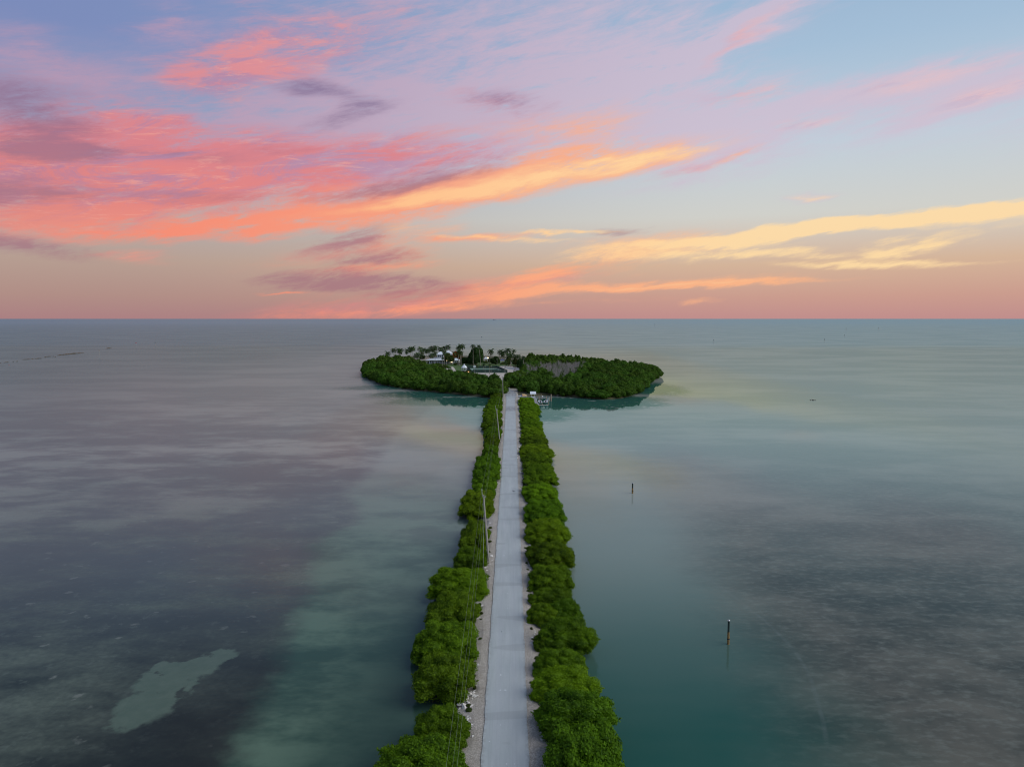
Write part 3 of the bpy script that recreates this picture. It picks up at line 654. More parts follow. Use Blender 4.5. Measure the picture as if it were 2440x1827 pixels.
for a in [
 (885,1105,1960,1745,4.6,'large mangrove bush cut by the photo bottom, left of the road'),
 (860,1060,2150,1880,4.6,'mangrove bush below the frame, left of the road'),
 (985,1117,1800,1684,4.2,'mangrove bush left of the road just below the pile of pale rocks'),
 (979,1134,1684,1556,4.6,'widest left side mangrove bush, dark at its foot above the pale rocks'),
 (985,1138,1600,1478,4.4,'dark green mangrove bush second above the pale rocks, left side'),
 (1013,1143,1520,1408,4.2,'dark mangrove bush left of the road just under the bright green one'),
 (980,1010,1562,1535,2.2,'small leafy sprig bush jutting over the water on the left'),
 (1018,1163,1440,1352,4.2,'bright green mangrove bush left of the road below the nearest pole',1),
 (1078,1162,1375,1302,3.6,'mangrove bush beside the foot of the nearest utility pole'),
 (1094,1167,1326,1240,3.6,'round mangrove bush behind the nearest pole, below the water notch'),
 (1094,1178,1238,1166,3.3,'mangrove bush with bare stems overhanging the green water notch',1),
 (1124,1184,1190,1134,2.9,'small mangrove bush behind the top of the nearest pole'),
 (1124,1193,1163,1098,3.3,'rounded mangrove bush two above the water notch on the left'),
 (1296,1505,2000,1715,5.0,'largest mangrove bush at the photo bottom, right of the road'),
 (1310,1530,2250,1960,5.0,'mangrove bush below the frame, right of the road'),
 (1274,1474,1780,1642,4.8,'big mangrove bush second from the bottom right of the road'),
 (1265,1433,1690,1592,4.4,'mangrove bush third from the bottom right of the road',1),
 (1271,1398,1625,1550,3.8,'domed mangrove bush just below the water notch on the right'),
 (1272,1345,1560,1517,2.4,'small low mangrove bush by the white rocks right of the road'),
 (1283,1424,1568,1472,4.2,'mangrove bush bulging over the teal water above the right notch'),
 (1254,1345,1500,1440,3.2,'small bright yellow green bush beside the road above the white rocks',1),
 (1300,1390,1490,1436,3.4,'mangrove bush outside the small bright bush, right side'),
 (1259,1364,1450,1406,2.9,'low mangrove bush in a dark cleft right of the road'),
 (1258,1367,1420,1345,3.6,'mangrove bush right of the road opposite the bright green left bush'),
 (1255,1371,1368,1288,3.8,'wide mangrove bush right of the road opposite the nearest pole foot'),
 (1250,1359,1306,1236,3.7,'mangrove bush right of the road opposite the nearest pole middle',1),
 (1247,1348,1258,1188,3.6,'mangrove bush right of the road opposite the left water notch'),
 (1244,1331,1206,1150,3.4,'mangrove bush right of the road beside the dark road patch',1),
 (1245,1330,1166,1106,3.3,'mangrove bush right of the road above the dark road patch'),
 (1243,1318,1128,1078,3.1,'mangrove bush with pointed outer tip right of the road')]: mass(*a)
def far_hedge(tab, sidename, bright, step_px, hmax):
    y = tab[0][2]; k = 0; end = tab[-1][2]
    while y > end:
        o = np.interp(-y, [-q[2] for q in tab], [q[0] for q in tab]); i = np.interp(-y, [-q[2] for q in tab], [q[1] for q in tab])
        x0, x1 = min(o, i), max(o, i); w = (x1 - x0) / FPX * gp(1200, y).y; d = step_px * (y - 758) / 340
        j = random.uniform(-.12, .12) * (x1 - x0)
        x0, x1 = (x0 + j, x1) if o < i else (x0, x1 + j)
        mass(x0, x1, y + d * 1.1, y - d * .9, random.uniform(.85, 1.05) * min(hmax, 1.5 + w * .3), '%s mangrove bush of the %s hedge counted from its middle towards the island' % (ordinal(k), sidename), bright if random.random() < .8 else 0)
        y -= d * 1.15; k += 1
far_hedge([(1124,1192,1102),(1146,1188,1090),(1147,1187,1065),(1148,1196,1040),(1150,1197,1020),(1150,1197,995),(1155,1197,975),(1163,1198,960),(1170,1199,942)], 'left', 0, 22, 2.9)
far_hedge([(1314,1236,1076),(1312,1238,1060),(1304,1241,1040),(1290,1238,1000),(1285,1237,980),(1281,1235,966),(1268,1233,953)], 'right', 1, 22, 2.9)
# ------------------------------------------------------------------ island ground
def P2(pts, z=0.0): return [(gp(a, b, z).x, gp(a, b, z).y) for a, b in pts]
coast_px = [(866,886),(880,897),(903,912),(960,925),(1020,932),(1080,938),(1140,944),(1190,948),(1240,950),(1262,944),(1310,942),(1380,947),(1440,951),(1480,948),(1510,938),(1536,918),(1564,898),(1559,892),(1541,885),(1484,876),(1408,867),(1317,860),(1250,853),(1180,850),(1110,849.5),(1040,849.5),(980,850),(930,852),(900,858),(872,870)]
coast = P2(coast_px)
def flat_poly(pts, z, jit=0.0, r=None):
    m = MB(); m.poly([(x, y, z) for x, y in pts]); return m
def smooth_poly(pts, n=4):
    out = []; N = len(pts)
    for i in range(N):
        p0, p1, p2, p3 = (np.array(pts[(i + k - 1) % N]) for k in range(4))
        for k in range(n):
            t = k / n; out.append(tuple(0.5 * ((2 * p1) + (-p0 + p2) * t + (2 * p0 - 5 * p1 + 4 * p2 - p3) * t * t + (-p0 + 3 * p1 - 3 * p2 + p3) * t ** 3)))
    return out
def land(name, pts, z, mat, skirt=1.5):
    p = smooth_poly(pts, 3); c = np.mean(p, axis=0); m = MB(); N = len(p)
    for x, y in p: m.v.append((x, y, z))
    for x, y in p:
        d = np.array((x, y)) - c; d /= np.linalg.norm(d); m.v.append((x + d[0] * skirt, y + d[1] * skirt, -0.6))
    m.f.append(tuple(range(N))); m.f += [(i, i + N, (i + 1) % N + N, (i + 1) % N) for i in range(N)]
    o = struct(name, m, mat)
    bm = bmesh.new(); bm.from_mesh(o.data); bmesh.ops.recalc_face_normals(bm, faces=bm.faces); bmesh.ops.triangulate(bm, faces=[f for f in bm.faces if len(f.verts) > 4]); bm.to_mesh(o.data); bm.free()
    return o
land('island_ground', coast, 0.82, M_MUD)
def sheet(name, px, z, mat, sm=True):
    pts = P2(px, z); pts = smooth_poly(pts, 3) if sm else pts
    m = MB(); m.poly([(x, y, z) for x, y in pts]); o = struct(name, m, mat)
    bm = bmesh.new(); bm.from_mesh(o.data); bmesh.ops.triangulate(bm, faces=bm.faces); bmesh.ops.recalc_face_normals(bm, faces=bm.faces)
    if bm.faces[0].normal.z < 0: bmesh.ops.reverse_faces(bm, faces=bm.faces)
    bm.to_mesh(o.data); bm.free(); return o
sheet('lawn', [(1015,862),(1060,866),(1090,861),(1160,860),(1230,861),(1240,868),(1200,874),(1130,879),(1090,884),(1050,880),(1020,872)], 0.90, M_LAWN)
sheet('beach_sand', [(972,853),(1000,852.5),(1040,853),(1040,858),(1000,858),(975,857)], 0.89, M_SAND)
sheet('sand_yard', [(1120,889),(1150,886),(1188,873),(1215,871.5),(1243,877),(1250,884),(1236,893),(1214,905),(1195,916),(1175,914),(1150,906)], 0.905, M_SAND)
sheet('sand_path', [(1063,875),(1078,873.5),(1084,879),(1092,892),(1112,897),(1130,897),(1128,905),(1095,903),(1070,900),(1060,888)], 0.91, M_SAND)
sheet('driveway', [(1200,875),(1225,874.5),(1243,877.5),(1249,882),(1243,888),(1232,896),(1222,910),(1214,925),(1206,925),(1210,910),(1218,895),(1228,888),(1222,881),(1208,878.5)], 0.914, M_ASPH)

# ------------------------------------------------------------------ mangrove wood on the island
def inside(x, y, poly):
    c = False; j = len(poly) - 1
    for i in range(len(poly)):
        xi, yi = poly[i]; xj, yj = poly[j]
        if (yi > y) != (yj > y) and x < (xj - xi) * (y - yi) / (yj - yi) + xi: c = not c
        j = i
    return c
zoneL = P2([(869,886),(882,896),(905,911),(960,923),(1020,930),(1080,936),(1140,942),(1186,945),(1197,935),(1195,926),(1165,921),(1130,916),(1085,912),(1060,903),(1030,892),(1005,878),(985,868),(950,862),(918,861),(885,870)])
zoneR = P2([(1205,926),(1222,928),(1236,930),(1252,936),(1262,942),(1310,941),(1380,945.5),(1440,949),(1480,946),(1508,936),(1534,917),(1561,898),(1557,893),(1541,887),(1484,878),(1408,868.5),(1317,862),(1262,860),(1254,870),(1256,884),(1250,897),(1240,906),(1222,915),(1206,920)])
zoneD = P2([(1245,893),(1290,886),(1340,880),(1390,880),(1395,888),(1375,904),(1352,922),(1320,919),(1300,903),(1265,906)])
dock_clear = [(7, 345), (34, 345), (34, 366), (7, 366)]
def poisson(poly, dmin, tries, sd_, ok=lambda x, y: True):
    r = random.Random(sd_); xs = [p[0] for p in poly]; ysx = [p[1] for p in poly]; pts = []
    for _ in range(tries):
        x, y = r.uniform(min(xs), max(xs)), r.uniform(min(ysx), max(ysx))
        if inside(x, y, poly) and ok(x, y) and all((x - a) ** 2 + (y - b) ** 2 > dmin * dmin for a, b in pts): pts.append((x, y))
    return pts
# trees right along the waterline first
def shore(px, step, sd_, inset=2.0):
    r = random.Random(sd_); pts = P2(px); out = []
    for (a, b), (c, d) in zip(pts[:-1], pts[1:]):
        L = math.hypot(c - a, d - b); n = max(1, int(L / step))
        for k in range(n):
            t = (k + r.uniform(.2, .8)) / n; out.append((a + (c - a) * t + r.uniform(-.6, .6), b + (d - b) * t + inset + r.uniform(-.8, 1.2)))
    return out
shoreL = shore([(869,887),(880,897),(903,912),(960,925),(1020,932),(1080,938),(1140,944),(1180,948)], 6.0, 5)
shoreR = shore([(1312,942),(1380,947),(1440,951),(1480,948),(1510,938),(1536,918),(1564,898)], 6.0, 6)
pinL = poisson(zoneL, 7.0, 9000, 1, lambda x, y: all((x - a) ** 2 + (y - b) ** 2 > 25 for a, b in shoreL))
pinR = poisson(zoneR, 7.0, 12000, 2, lambda x, y: all((x - a) ** 2 + (y - b) ** 2 > 25 for a, b in shoreR) and not inside(x, y, zoneD) and not (11 < x < 20 and 345 < y < 361))
allm = [(x, y, 'sl') for x, y in shoreL] + [(x, y, 'sr') for x, y in shoreR] + [(x, y, 'l') for x, y in pinL] + [(x, y, 'r') for x, y in pinR]
allm.sort(key=lambda q: q[1])
LABS = {'sl': 'spreading mangrove tree standing in the water along the left front shore of the island', 'sr': 'spreading mangrove tree standing in the water along the right front shore of the island', 'l': 'dense green mangrove tree inside the wood left of the road end', 'r': 'dense green mangrove tree inside the wood right of the road end', 'rb': 'dense green mangrove tree at the back of the wood right of the dead trees'}
GRPS = {'sl': 'mangroves on the left front shore', 'sr': 'mangroves on the right front shore', 'l': 'mangrove wood left of the road', 'r': 'mangrove wood right of the road', 'rb': 'mangrove wood at the back of the island'}
mv, rest = [], []
for k, (x, y, zn) in enumerate(allm):
    Rr_ = random.uniform(3.6, 6.2); h = random.uniform(5.0, 8.2)
    if zn in ('sl', 'sr'): h = random.uniform(3.8, 6.8)
    if zn == 'l' and y > 560: h *= 0.85
    if zn == 'r' and y > 560: h *= 0.95; zn = 'rb'
    if k < 300: put_bush('mangrove_tree', x, y, 0.3, Rr_, Rr_ * random.uniform(.85, 1.15), h, ISL, ISLROOT, LABS[zn], 'tree', GRPS[zn])
    else: rest.append((x, y, Rr_, h))
if rest:
    low = crown_mesh('far_crown', 900, 18, 900, 0.16, M_MANG_I, (0.24, 0.36)); nv = len(low.vertices)
    co = np.empty(nv * 3, np.float32); low.vertices.foreach_get('co', co); co = co.reshape(-1, 3)
    tn = np.empty(nv, np.float32); low.attributes['tint'].data.foreach_get('value', tn)
    base_f = [tuple(p.vertices) for p in low.polygons]; V = []; F = []; T = []
    for i, (x, y, q, h) in enumerate(rest):
        th = random.uniform(0, 6.28); c, s = math.cos(th), math.sin(th); w = co * np.array([q, q, h / 1.42]); 
        V.append(np.stack([w[:, 0] * c - w[:, 1] * s + x, w[:, 0] * s + w[:, 1] * c + y, w[:, 2] + h / 1.42 * .44 + .3], axis=1)); T.append(np.clip(tn + random.uniform(-.2, .2), 0, 1)); F += [tuple(a + i * nv for a in f) for f in base_f]
    me = bpy.data.meshes.new('mangrove_wood'); me.from_pydata(np.concatenate(V).tolist(), [], F); me.materials.append(M_MANG_I)
    at = me.attributes.new('tint', 'FLOAT', 'POINT'); at.data.foreach_set('value', np.concatenate(T).astype(np.float32))
    tag(link('mangrove_wood', me), 'far part of the dense mangrove wood at the back right of the island', 'trees', kind='stuff')

# bare dead trees
def dead_mesh(seed):
    r = random.Random(seed); m = MB()
    def br(p, d, L, rad, lv):
        q = p + d * L * .5 + Vector((r.uniform(-.1, .1), r.uniform(-.1, .1), 0)) * L; e = p + d * L
        m.tube([p, q, e], [rad, rad * .75, rad * .45], 5 if lv < 2 else 3, cap=False)
        if lv < 3:
            for _ in range(4 if lv < 2 else 3):
                a = r.uniform(0, 6.28); s = r.uniform(.35, .85); nd = (d + Vector((math.cos(a) * s, math.sin(a) * s, r.uniform(.0, .5)))).normalized()
                br(p + d * L * r.uniform(.45, 1.0), nd, L * r.uniform(.5, .72), rad * .5, lv + 1)
    for k in range(2): br(Vector((r.uniform(-.5, .5), r.uniform(-.5, .5), 0)), Vector((r.uniform(-.3, .3), r.uniform(-.3, .3), 1)).normalized(), 3.6, .13, 0)
    return m.mesh('bare_branches', M_DEAD)
DEAD = [dead_mesh(40 + i) for i in range(5)]
for (x, y) in poisson(zoneD, 5.2, 5000, 4):
    o = link('dead_tree', random.choice(DEAD)); o.location = (x, y, 0.8); s = random.uniform(.75, 1.2); o.scale = (s, s, s * random.uniform(.85, 1.1)); o.rotation_euler = (0, 0, random.uniform(0, 6.28))
    tag(o, 'bare grey dead tree in the bleached patch in the right half of the island', 'dead tree', 'dead trees on the island')
for (a, b) in [(1240,905),(1237,912),(1246,903),(1262,913),(1228,893),(1252,884),(1231,903)]:
    q = gp(a, b, .8); o = link('dead_tree', random.choice(DEAD)); o.location = q; o.scale = (.9, .9, 1.0)
    tag(o, 'lone bare dead tree among green mangroves left of the bleached patch', 'dead tree', 'lone dead trees left of the patch')
# low green regrowth below the dead trees
for (x, y) in poisson(zoneD, 4.4, 3500, 9):
    put_bush('undergrowth_shrub', x, y, .5, 3.4, 3.4, random.uniform(1.6, 3.2), ISL, None, 'low green shrub growing under the bare dead trees', 'shrub', 'shrubs under the dead trees')

# ------------------------------------------------------------------ palms
def palm_crown(seed, n=24, L=1.0):
    r = random.Random(seed); V = []; F = []; T = []
    for i in range(n):
        th = i * 2.399 + r.uniform(-.2, .2); up = (r.uniform(-.5, .3), r.uniform(.3, .9), r.uniform(.9, 1.5))[i % 3]; ln = L * r.uniform(.85, 1.1)
        c, s = math.cos(th), math.sin(th); p = Vector((0, 0, 0)); seg = 8; el = up; tn = r.uniform(.1, .9); pts = [p.copy()]
        for k in range(seg):
            d = Vector((c * math.cos(el), s * math.cos(el), math.sin(el))); p = p + d * ln / seg; pts.append(p.copy()); el -= (.18 + .10 * k / seg * 2) * r.uniform(.9, 1.2)
        side_ = Vector((-s, c, 0))
        for k in range(1, seg):
            w = .30 * ln * math.sin(math.pi * (k + .6) / (seg + 1.2)) ** .7
            a, b = pts[k], pts[k + 1]; d = (b - a)
            for sg in (-1, 1):
                for q in (0, .5):
                    a0 = a + d * q; b0 = a + d * (q + .5); tip = (a0 + b0) / 2 + side_ * sg * w + d * .7 + Vector((0, 0, -w * .55))
                    j = len(V); V += [tuple(a0), tuple(b0), tuple(tip)]; F.append((j, j + 1, j + 2)); T += [tn] * 3
    me = bpy.data.meshes.new('palm_fronds'); me.from_pydata(V, [], F); me.materials.append(M_PALM)
    at = me.attributes.new('tint', 'FLOAT', 'POINT'); at.data.foreach_set('value', np.array(T, np.float32)); return me
PC = [palm_crown(60 + i, 21 + i % 4) for i in range(6)]
def palm(px, py, base_y, crown_px, label, group=None, Y=None, bx=None):
    """crown centre at photo (px,py); foot at base_y"""
    if Y is None: Y = gp(px, base_y, .85).y
    top = at_depth(px, py, Y); bot = at_depth(bx if bx is not None else px, base_y, Y); bot.z = .8
    bx_ = bot.x
    Rf = crown_px / FPX * Y * 0.68
    t = thing('palm_tree', label, 'palm', (bx_, Y, .8), 0, group)
    dx = top.x - bx_; hh = top.z - .8 - Rf * .12
    m = MB(); m.tube([(0, 0, 0), (dx * .15, 0, hh * .3), (dx * .5, .1, hh * .65), (dx, 0, hh)], [.24, .17, .14, .12], 7); m.build('trunk', M_PTRUNK, t)
    c = link('crown', random.choice(PC), t); c.location = (dx, 0, hh); c.scale = (Rf, Rf, Rf); c.rotation_euler = (0, 0, random.uniform(0, 6.28))
    return t
ROWG = 'palms along the west beach'
row = [(923.5,840.7,852,16),(938,833.4,852,15),(950,833.4,851,13),(954,834.6,852,15),(969.6,834.6,852,14),(978,830.8,852,14),(983.4,828.5,856,16),(1001.5,830.5,856,15),(1009.5,832.3,855,12),(1016,833.8,856,13),(1020.7,834.6,857,13),(1027.6,828.4,858,14),(1031.5,833,858,12),(1037.6,827,858,14)]
for i, (a, b, c, d) in enumerate(row): palm(a, b, c, d, '%s palm from the left in the row of tall palms left of the white house' % ordinal(i), ROWG)
palm(994.6,844.6,858,19,'low broad palm with drooping fronds beside the pale beach wall'); palm(1005.3,840.7,862,13,'shorter palm just right of the low broad palm'); palm(1028.4,845.4,866,15,'short palm in front of the left end of the white house roof'); palm(1036.8,840.7,868,13,'mid height palm standing before the lower roof of the white house'); palm(1049,830,858,14,'palm rising right behind the upper white roof'); palm(1057.6,830,862,17,'dark palm between the two white roof peaks'); palm(1067,825.4,862,15,'tallest palm right of the white roof peaks'); palm(1059.5,840,875,13,'palm with long bare trunk right of the upper storey windows'); palm(1054.5,853,875,7,'slim palm trunk with small crown before the white house')
palm(1092.3,827.7,868,13,'left palm of the tall trio right of the red flowering tree'); palm(1097.7,823,870,14,'middle and tallest palm of the trio right of the red flowering tree', bx=1098); palm(1102.3,824.5,869,14,'right palm of the tall trio right of the red flowering tree', bx=1099); palm(1093.8,835.6,871,13,'thick trunked palm beside the red flowering tree', bx=1091); palm(1099,839,871,12,'leaning palm right of the red flowering tree', bx=1094.5)
palm(1127.3,824,871,13,'tall palm in front of the big round tree, left side'); palm(1141,824.4,871,11,'tall palm in front of the big round tree, right side', bx=1145); palm(1122.6,843,870,11,'short palm at the left foot of the big round tree'); palm(1137.6,840,866,11,'short palm at the middle of the big round tree')
palm(1170,835.4,867.5,17,'lone curved palm between the big round tree and the pavilion shrubs', bx=1166.5); palm(1193,837.5,858,17,'left palm of the dark pair over the blue canopy', bx=1194.5); palm(1198.5,840,866,17,'right palm of the dark pair over the blue canopy', bx=1197); palm(1210.5,834,868,18,'large full palm right of the dark pair'); palm(1212,845,872,15,'lower palm under the large full palm', bx=1213); palm(1224.5,834.6,862,12,'small crowned palm highest at the right of the yard'); palm(1220,845,874,14,'yellowish palm near the white vehicle', bx=1216); palm(1228.5,848,872,13,'feathery palm left of the rightmost palms'); palm(1236,847.5,873,12,'second palm from the right end of the yard'); palm(1247.6,850.5,880,11,'rightmost palm at the edge of the mangrove wood')
palm(1218,858,873,11,'low bushy palm beside the driveway',bx=1218); palm(1205,862,876,10,'young palm left of the driveway')
for a, b, c in [(1152.6,868,887),(1167,870,892),(1137,872,888)]: palm(a, b, c, 8, 'young palm in front of the tennis court windscreen, %s' % ('left one' if a == 1137 else 'middle one' if a == 1152.6 else 'right one'))
palm(1090,886,897,11,'low palm in the shrubs left of the gazebo'); palm(1105,889,900,9,'low palm in front of the gazebo')
for i, (a, b) in enumerate([(1082,888),(1120,884)]): palm(a, b, 898, 9, ['small palm on the sand path','small palm right of the gazebo'][i])

# ------------------------------------------------------------------ round garden trees and shrubs
BAN = [crown_mesh('fig_crown', 300 + i, 30, 6000, 0.08, M_BANYAN, (0.24, 0.36), low=-0.6) for i in range(2)]
SHR = [crown_mesh('shrub_crown', 310 + i, 18, 2200, 0.11, M_SHRUB, (0.26, 0.4)) for i in range(3)]
POI = [crown_mesh('poinciana_crown', 320 + i, 20, 2600, 0.10, M_POIN, (0.22, 0.34), low=-0.1, ragged=0.22, sprigs=30) for i in range(2)]
def gtree(name, px, top_y, base_y, w_px, meshes, label, cat='tree', crown_from=0.25, group=None, wood=M_TRUNK):
    q = gp(px, base_y, .85); Y = q.y; top = at_depth(px, top_y, Y).z; w = w_px / FPX * Y / 2
    t = thing(name, label, cat, (q.x, Y, .8), random.uniform(0, 6.28), group); H = top - .8; cb = H * crown_from
    c = link('crown', random.choice(meshes), t); sz = (H - cb) / 1.55; c.scale = (w, w, sz); c.location = (0, 0, cb + sz * .55)
    m = MB(); m.tube([(0, 0, 0), (.1, 0, cb), (0, .1, cb + (H - cb) * .5)], [w * .09 + .12, w * .07 + .1, .08], 8)
    for k in range(4):
        a = k * 1.7 + .4; m.tube([(0, 0, cb * .7), (math.cos(a) * w * .35, math.sin(a) * w * .35, cb + (H - cb) * .3)], [.14, .07], 5)
    m.build('trunk', wood, t); return t
gtree('fig_tree', 1134.5, 826, 869, 39, BAN, 'big dense round dark tree rising in the middle of the garden', crown_from=.08)
gtree('fig_tree', 1128, 842, 870, 24, BAN, 'smaller olive tree at the lower left of the big round tree', crown_from=.1)
gtree('poinciana_tree', 1089, 836.5, 862, 24, POI, 'flame tree with red blossom beside the house', crown_from=.4)
gtree('poinciana_tree', 1078, 839, 864, 22, POI, 'flame tree with sparse red blossom touching the white roof', crown_from=.35)
gtree('poinciana_tree', 1098, 846, 864, 12, POI, 'small reddish tree right of the flame tree', crown_from=.3)
gtree('garden_tree', 1066, 841, 868, 20, SHR, 'olive brown tree in front of the white house', crown_from=.2)
gtree('garden_tree', 1076, 846, 868, 15, SHR, 'olive tree between the house and the lit doorway', crown_from=.25)
gtree('garden_tree', 1180, 848.5, 868, 22, BAN, 'round dark shrub tree right of the lone curved palm', crown_from=.05)
gtree('garden_tree', 1108, 850, 868, 20, BAN, 'dark green tree left of the big round tree', crown_from=.05)
gtree('garden_tree', 1240, 853, 878, 18, BAN, 'dark tree at the right end of the yard', crown_from=.05)
gtree('garden_tree', 1228, 852, 872, 16, SHR, 'feathery green tree behind the driveway', crown_from=.1)
gtree('garden_tree', 1211, 850, 872, 14, SHR, 'yellow green tree behind the palms by the driveway', crown_from=.1)
gtree('garden_tree', 1168, 853, 866, 10, SHR, 'small tree lit by the pavilion lamp', crown_from=.2)
gtree('garden_tree', 1007, 846, 856, 13, BAN, 'clipped dark tree by the pale beach wall', crown_from=.1)
gtree('garden_tree', 974, 847, 858, 12, SHR, 'olive shrub tree by the left end of the beach wall', crown_from=.1)
r9 = random.Random(21); k = 0
for (a, b, n, sx, sy) in [(1040,872,10,18,3),(1060,876,8,10,3),(1085,868,6,10,2),(1112,890,8,10,3),(1080,899,8,14,3),(1128,896,7,10,2),(1150,900,5,7,2),(1185,904,4,5,1.5),(1200,867,5,10,2),(1232,874,5,8,2),(1030,866,6,10,2),(1118,866,6,14,1),(1150,864,5,8,1)]:
    for _ in range(n):
        x_, y_ = r9.gauss(a, sx * .6), r9.gauss(b, sy * .6); q = gp(x_, y_, .85); w = r9.uniform(1.0, 2.3)
        put_bush('garden_shrub', q.x, q.y, .7, w, w, r9.uniform(1.0, 2.2), SHR if r9.random() < .6 else ISL, None, 'small garden shrub growing among the palms around the house and court', 'shrub', 'garden shrubs')
# hedge in front of the windscreen
for i in range(6):
    q = gp(1158 + i * 1.2 + r9.uniform(-1, 1), 904.5, .85)

# ------------------------------------------------------------------ white house
def hip(m, x0, y0, x1, y1, z0, z1, ridge=None, t=.18):
    """hipped roof with eaves; ridge runs along x"""
    rd = min(x1 - x0, y1 - y0) / 2 if ridge is None else ridge
    a = [(x0, y0, z0), (x1, y0, z0), (x1, y1, z0), (x0, y1, z0)]; ym = (y0 + y1) / 2; r0 = (x0 + rd, ym, z1); r1 = (x1 - rd, ym, z1)
    m.poly([a[0], a[1], r1, r0]); m.poly([a[1], a[2], r1]); m.poly([a[2], a[3], r0, r1]); m.poly([a[3], a[0], r0])
    b = [(p[0], p[1], p[2] - t) for p in a]
    for i in range(4): m.quad(b[i], b[(i + 1) % 4], a[(i + 1) % 4], a[i])
    m.poly(b[::-1])
HY = gp(1045, 867, .85).y
def hx(px, Y): return at_depth(px, 860, Y).x
def hz(py, Y): return at_depth(1050, py, Y).z
house = thing('white_house', 'white two storey house with pale hipped metal roofs among the palms', 'house', (hx(1048, HY), HY, .8)); HX = house.location.x
def L(px, Y): return hx(px, Y) - HX
m = MB(); m.box(L(1021, HY), 2, 0, L(1078, HY), 13, hz(858.2, HY) - .8); m.build('lower_wall', M_WALL, house)
m = MB(); hip(m, L(1014, HY), -.5, L(1079, HY), 15, hz(858.2, HY) - .8 + .06, hz(851.5, HY + 7) - .8, 7); m.build('lower_roof', M_ROOF, house)
UY = HY + 7
m = MB(); m.box(L(1042.5, UY), 4.5, hz(851.5, UY) - 2.2, L(1058, UY), 11.5, hz(844.4, UY) - .8); m.build('upper_wall', M_WALL, house)
m = MB(); hip(m, L(1040, UY), 3, L(1059.5, UY), 13, hz(844.4, UY) - .75, hz(837.6, UY) - .8, 3.2); m.build('upper_roof', M_ROOF, house)
m = MB(); m.box(L(1060.5, UY), 9, 3, L(1076.5, UY), 16, hz(842, UY + 5) - .8); m.build('rear_wall', M_WALL, house)
m = MB(); hip(m, L(1059, UY + 5), 8, L(1078, UY + 5), 17, hz(841.6, UY + 5) - .8, hz(834.8, UY + 5) - .8, 3.4); m.build('rear_roof', M_ROOF, house)
def window(par, x0, z0, x1, z1, y):
    f = MB(); f.box(x0, y - .06, z0, x1, y + .02, z1); w = f.build('window', M_WHITE, par); g_ = MB(); g_.box(x0 + .12, y - .09, z0 + .12, x1 - .12, y - .062, z1 - .12); g_.build('pane', M_GLASS, w)
zb = hz(851.5, UY) - .8
for a, b in [(1044, 1047.6), (1048.2, 1051.5), (1053, 1057)]: window(house, L(a, UY), zb + .3, L(b, UY), hz(845.3, UY) - .8, 4.5)
for a in range(1024, 1076, 5): window(house, L(a, HY), .7, L(a + 3, HY), 2.6, 2.0)
for a in range(1017, 1079, 6): mm = MB(); mm.box(L(a, HY), 0.1, 0, L(a, HY) + .25, .35, hz(858.2, HY) - .85); mm.build('porch_post', M_WHITE, house)
# right wing
WY = gp(1085, 866, .85).y
wing = thing('guest_wing', 'low white building with pale roof behind the red flowering tree', 'house', (hx(1086, WY), WY, .8)); HX = wing.location.x
m = MB(); m.box(L(1077.5, WY), 1, 0, L(1093, WY), 8, hz(858.8, WY) - .8); m.build('wall', M_WALL, wing)
m = MB(); hip(m, L(1076, WY), 0, L(1094.5, WY), 9.5, hz(858.6, WY) - .75, hz(853, WY + 4) - .8, 4); m.build('roof', M_ROOF, wing)
for a in (1080, 1084.5, 1089): window(wing, L(a, WY), .8, L(a + 2.6, WY), 2.5, 1.0)
# pale beach wall
q = gp(976, 856, .85); q2 = gp(1040, 856.5, .85); BY = q.y
bw = thing('beach_wall', 'long low pale wall along the beach behind the palms', 'wall', (q.x, q.y, .8))
mm = MB(); mm.box(0, 0, 0, q2.x - q.x, .4, 1.35); mm.build('wall', M_CREAM, bw); mm = MB(); mm.box(-.1, -.1, 1.352, q2.x - q.x + .1, .5, 1.5); mm.build('coping', M_WHITE, bw)
# lit doorway lantern post in front of the house
def lamp(px, top_y, base_y, label, size=.3, strength=6, colr=(1, .72, .42)):
    q = gp(px, base_y, .85); z = at_depth(px, top_y, q.y).z
    t = thing('garden_lamp', label, 'lamp', (q.x, q.y, .8)); m = MB(); m.tube([(0, 0, 0), (0, 0, z - .8)], .07, 6); m.build('post', M_WHITE, t)
    mt, tt, out = new_mat('lamp_glow'); e = tt.n.new('ShaderNodeEmission'); e.inputs[0].default_value = colr + (1,); e.inputs[1].default_value = strength; tt.l.new(e.outputs[0], out.inputs[0])
    m = MB(); m.tube([(0, 0, z - .8), (0, 0, z - .8 + size)], size * .6, 8); m.build('lantern', mt, t)
lamp(1064.8, 859.5, 874.5, 'white lamp post with lit top in front of the house', .4, 1.6)
lamp(1076, 863.5, 868, 'warm lit lantern by the house door', 1.1, 1.5)
lamp(1162.5, 853.4, 866, 'bright warm lamp beside the white pavilion', .7, 5, (1, .62, .32))
lamp(1116.5, 887.5, 893, 'orange lit garden lamp below the gazebo', .7, 1.6, (1, .5, .22))

